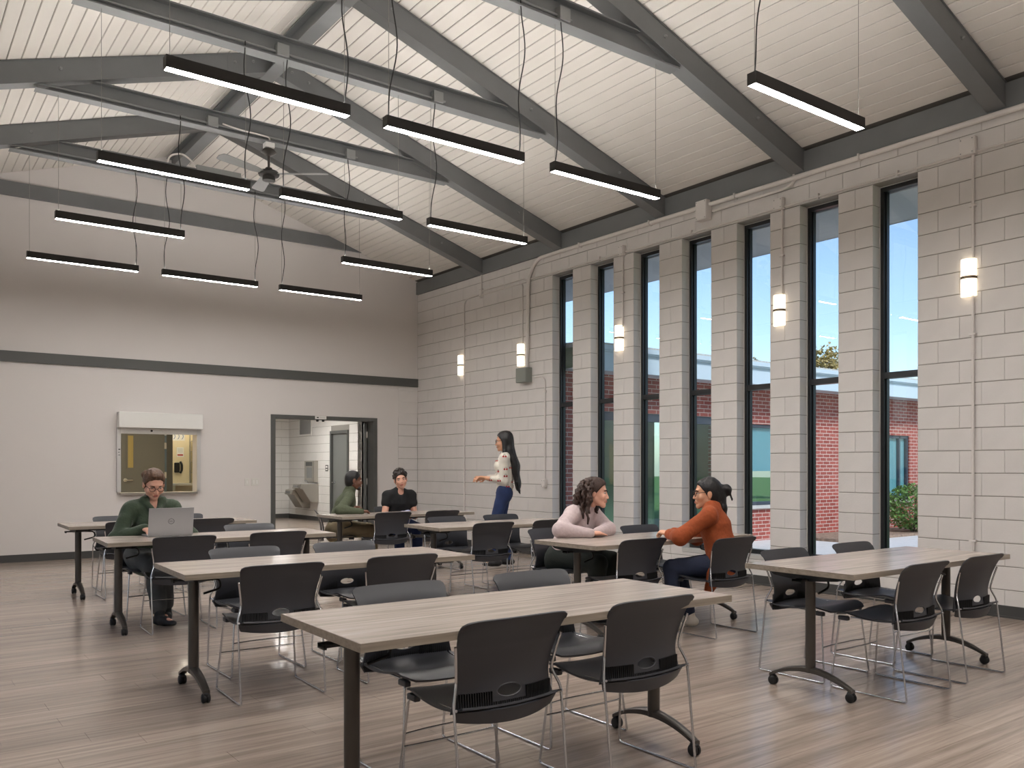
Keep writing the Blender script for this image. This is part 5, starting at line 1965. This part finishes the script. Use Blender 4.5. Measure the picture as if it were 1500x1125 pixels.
# ---- person in the black t-shirt
c = person('person with short curly dark hair in a black t-shirt facing the viewer', (5.56, 10.72), (-0.12, -1.0), dict(
    pelvis_z=0.54, lean=12, spine=0.47, head=(-14, -4, 8), skin='skin_fair', brow='hair_dark', smile=0.7, sh=0.165, build=1.15, gaze=1,
    arms=[((5.60, 10.38, 0.665), (0.6, 0.5, -0.9), (-0.9, -0.4, 0), (0, -0.3, 1), 0.5), ((5.42, 10.38, 0.665), (-0.6, 0.5, -0.9), (0.9, -0.4, 0), (0, -0.3, 1), 0.5)],
    legs=[(Vector((-0.12, 0.42, 0.09)), Vector((-0.1, 0.8, 0.6)), (-0.1, 1, 0)), (Vector((0.12, 0.42, 0.09)), Vector((0.1, 0.8, 0.6)), (0.1, 1, 0))]))
c['part']('t_shirt', 'tee_black', top_prims(c, 0.016, 0.19, 0.15, 1.04, neckline=0.01), 0.006, (0.003, 22, 6))
c['part']('jeans', 'jeans', leg_prims(c, 0.018, 0.97, 0.064), 0.006, (0.003, 24, 7))
shoes(c, 'shoe_black')
rr = random.Random(5)
ex = []
for k in range(70):
    a, bq = rr.uniform(0, 6.28), rr.uniform(-0.2, 1.5)
    ex.append(c['he']((0.086 * math.cos(bq) * math.cos(a), -0.014 + 0.106 * math.cos(bq) * math.sin(a), 0.045 + 0.098 * math.sin(bq)), (0.018,) * 3, 0.008))
c['part']('hair', 'hair_dark', hair_cap(c, 0.010, 0.072, extra=ex), 0.004)
jk = sdf_mesh('folded_jacket', 'lavender', [cone((-0.13, 0, 0), (0.13, 0.02, 0.0), 0.05, 0.045, 0.03, ((0, 1, 0), 0.7)), cone((-0.05, -0.02, 0.03), (0.06, 0.0, 0.055), 0.03, 0.02, 0.03)], 0.006, (0.006, 40, 8))
jo = link('folded_jacket', jk)
jo.location = (5.50, 10.365, 0.665)
tag(jo, 'pale lavender garment bundled in the lap of the person in black', 'garment')

# ---- standing woman
c = person('woman standing in profile with very long dark hair and cherry-print cardigan', (6.50, 9.52), (-0.80, 0.60), dict(
    pelvis_z=1.00, lean=-1, spine=0.50, head=(0, -6, 0), skin='skin_tan', brow='hair_black', glasses=True, smile=0.2, sh=0.165, hs=1.02, leg=(0.45, 0.46), bust=True, build=0.98,
    arms=[((6.265, 9.60, 1.165), (0.25, -0.2, -1), (-0.75, 0.65, 0.05), (0.4, 0.4, 0.7), 0.9), ((6.315, 9.755, 1.165), (0.35, 0.35, -1), (-0.8, 0.2, 0.05), (-0.3, -0.2, 0.7), 0.9)],
    legs=[(Vector((-0.085, 0.10, 0.10)), Vector((0, 1, 0)), (-0.1, 1, 0)), (Vector((0.085, -0.06, 0.10)), Vector((0, 1, 0)), (0.15, 1, 0))]))
M('cardigan', (226, 220, 208), 0.9, bump=(30, 0.3, 0.01), sheen=0.1)
cd = c['part']('cardigan', 'cardigan', top_prims(c, 0.016, 0.80, 0.0, 1.0, cuff=0.041), 0.006, (0.003, 24, 9))
c['part']('jeans', 'jeans', leg_prims(c, 0.008, 1.0, 0.044), 0.006, (0.002, 30, 10))
shoes(c, 'shoe_black')
hp = c['hp']
hr = hair_cap(c, 0.012, 0.062)
hf = hr.pop()
lng = [cone(hp(0, -0.05, 0.04), hp(0, -0.06, -0.14), 0.090, 0.088, 0.03, ((0, 1, 0), 0.8)), cone(hp(0, -0.06, -0.14), hp(0, -0.105, -0.34), 0.100, 0.115, 0.03, ((0, 1, 0), 0.62)), cone(hp(0, -0.105, -0.34), hp(0, -0.125, -0.56), 0.115, 0.095, 0.03, ((0, 1, 0), 0.42))]
for k_ in range(9):
    xk = -0.085 + 0.021 * k_
    lng.append(cone(hp(xk, -0.12, -0.54), hp(xk * 1.05, -0.125 - 0.006 * (k_ % 3), -0.63 - 0.03 * (k_ % 2) - 0.015 * (k_ % 3)), 0.022, 0.007, 0.008))
for s in (-1, 1):
    lng += [cone(hp(s * 0.07, 0.0, 0.03), hp(s * 0.085, -0.005, -0.14), 0.026, 0.03, 0.02), cone(hp(s * 0.085, -0.005, -0.14), hp(s * 0.10, 0.075, -0.36), 0.032, 0.036, 0.02), cone(hp(s * 0.10, 0.075, -0.36), hp(s * 0.09, 0.10, -0.54), 0.034, 0.016, 0.02)]
c['part']('hair', 'hair_black', hr + [hf] + lng, 0.005, (0.0025, 60, 11))
# cherries printed on the cardigan
bodym = cd.data
rr = random.Random(21)
co = [v.co for v in bodym.vertices]
nn = [v.normal for v in bodym.vertices]
picked = []
tries = 0
while len(picked) < 30 and tries < 4000:
    tries += 1
    i = rr.randrange(len(co))
    if all((co[i] - p[0]).length > 0.085 for p in picked):
        picked.append((co[i].copy(), nn[i].copy()))
m, m2 = MB(), MB()
for p, n in picked:
    u = n.cross(Vector((0, 0, 1)))
    if u.length < 0.2:
        continue
    u.normalize(); w = u.cross(n)
    if w.z > 0: w = -w
    top = p - w * 0.03 + n * 0.004
    for s in (-1, 1):
        cc = p + u * s * 0.016 + n * 0.001
        vs = []
        for k in range(12):
            a = 2 * math.pi * k / 12
            vs.append(cc + (u * math.cos(a) + w * math.sin(a)) * 0.0125 + n * 0.003)
        vs.append(cc + n * 0.007)
        m.add(vs, [(k, (k + 1) % 12, 12) for k in range(12)])
        m2.tube([tuple(cc - w * 0.01 + n * 0.004), tuple(top + u * s * 0.004)], 0.0018, 5)
m.build('cherry_print', 'cherry', cd, True)['kind'] = 'stuff'
m2.build('stem_print', 'stem_green', cd, True)['kind'] = 'stuff'

# ---- woman in pink
c = person('woman with long curly brown hair in a pink sweater leaning on the table', (4.72, 6.00), (0.36, -0.93), dict(
    pelvis_z=0.54, lean=27, spine=0.49, head=(20, -4, -6), head_at=(4.845, 5.71, 1.085), skin='skin_fair', brow='hair_curly', smile=1.0, sh=0.165, build=1.05, bust=True,
    arms=[((4.70, 5.525, TH + 0.035), (0.9, -0.1, -0.25), (-0.75, 0.05, 0), (0, 0, 1), 0.25), ((4.60, 5.50, TH + 0.035), (-0.9, -0.1, -0.25), (0.85, -0.25, 0), (0, 0, 1), 0.25)],
    legs=[(Vector((-0.16, 0.44, 0.09)), Vector((-0.1, 0.8, 0.6)), (-0.1, 1, 0)), (Vector((0.10, 0.36, 0.09)), Vector((0.1, 0.8, 0.6)), (0.1, 1, 0))]))
c['part']('sweater', 'pink_knit', top_prims(c, 0.022, 1.0, 0.1, 1.05, collar=0.45, cuff=0.041), 0.006, (0.004, 24, 12))
c['part']('trousers', 'trousers_black', leg_prims(c, 0.026, 0.95, 0.07), 0.006, (0.003, 24, 13))
shoes(c, 'shoe_black')
rr = random.Random(9)
cur = []
for k in range(72):
    a = rr.uniform(0.55, 5.73) + math.pi / 2      # leave the face free
    if abs(((a - math.pi / 2 + math.pi) % (2 * math.pi)) - math.pi) < 1.2:
        continue
    bq = rr.uniform(0.1, 1.25)
    x, y, z = 0.084 * math.cos(bq) * math.cos(a), -0.014 + 0.1 * math.cos(bq) * math.sin(a), 0.04 + 0.095 * math.sin(bq)
    q = hp_ = None
    p0 = Vector((x, y, z))
    out_ = Vector((math.cos(a), math.sin(a), 0))
    ph = rr.uniform(0, 6.28)
    Ln = rr.uniform(0.24, 0.34)
    n = 11
    prev = p0
    for i in range(1, n + 1):
        t = i / n
        rad = 0.02 + 0.055 * min(1, t * 2.2) - 0.02 * t
        base = p0 + out_ * rad + Vector((0, -0.005 * t, -Ln * t * (0.4 + 0.6 * t)))
        wv = 0.013
        base += Vector((math.cos(ph + i * 1.5), math.sin(ph + i * 1.5), 0)) * wv
        cur.append(cone(c['hp'](*prev), c['hp'](*base), 0.012, 0.012 - 0.004 * t, 0.006))
        prev = base
hc = hair_cap(c, 0.016, 0.062)
c['part']('hair', 'hair_curly', hc + cur, 0.005)

# ---- woman in the rust cardigan
c = person('woman with a black ponytail and glasses in a long rust cardigan', (5.335, 4.69), (-0.55, 0.83), dict(
    pelvis_z=0.545, lean=15, spine=0.475, head=(20, -2, 0), head_at=(5.262, 4.815, 1.095), skin='skin_tan', brow='hair_black', glasses=True, smile=0.2, sh=0.165, build=1.02,
    arms=[((5.06, 5.04, TH + 0.035), (-0.75, -0.55, -0.35), (0.0, 0.9, 0.15), (0, 0.1, 1), 0.7), ((5.17, 5.09, TH + 0.035), (0.6, 0.3, -0.5), (-0.8, 0.6, 0.1), (0, 0.1, 1), 0.7)],
    legs=[(Vector((-0.10, 0.40, 0.09)), Vector((-0.1, 0.8, 0.6)), (-0.15, 1, 0)), (Vector((0.10, 0.30, 0.09)), Vector((0.1, 0.8, 0.6)), (0.15, 1, 0))]))
tp = top_prims(c, 0.020, 1.0, 0.1, 1.03, cuff=0.040, neckline=0.02)
P, hip = c['P'], c['hip']
tp += [cone(P + Vector((0, 0.0, 0.03)), P + Vector((-0.12, 0.0, -0.09)), 0.115, 0.07, 0.05), cone(P + Vector((-0.10, 0.03, 0.03)), P + Vector((-0.19, 0.10, -0.20)), 0.09, 0.035, 0.05), cone(P + Vector((0.09, 0.05, 0.02)), P + Vector((0.14, 0.08, -0.10)), 0.06, 0.03, 0.05)]
c['part']('cardigan', 'rust_knit', tp, 0.006, (0.004, 24, 14))
c['part']('jeans', 'jeans_dark', leg_prims(c, 0.012, 0.90, 0.052), 0.006, (0.002, 26, 15))
shoes(c, 'shoe_beige')
hp, he = c['hp'], c['he']
pony = [cone(hp(0, -0.11, 0.05), hp(0, -0.155, 0.035), 0.022, 0.036, 0.012), he((0, -0.165, 0.02), (0.034, 0.034, 0.044), 0.02),
        cone(hp(0, -0.10, 0.02), hp(0.0, -0.115, -0.12), 0.05, 0.042, 0.02), cone(hp(0, -0.115, -0.12), hp(0, -0.135, -0.235), 0.042, 0.02, 0.02),
        cone(hp(0.01, -0.18, 0.03), hp(0.02, -0.205, -0.06), 0.012, 0.005, 0.01), cone(hp(-0.01, -0.17, 0.03), hp(-0.02, -0.20, -0.05), 0.012, 0.005, 0.01)]
hc = hair_cap(c, 0.010, 0.066)
c['part']('hair', 'hair_black', hc + pony, 0.004, (0.002, 70, 16))
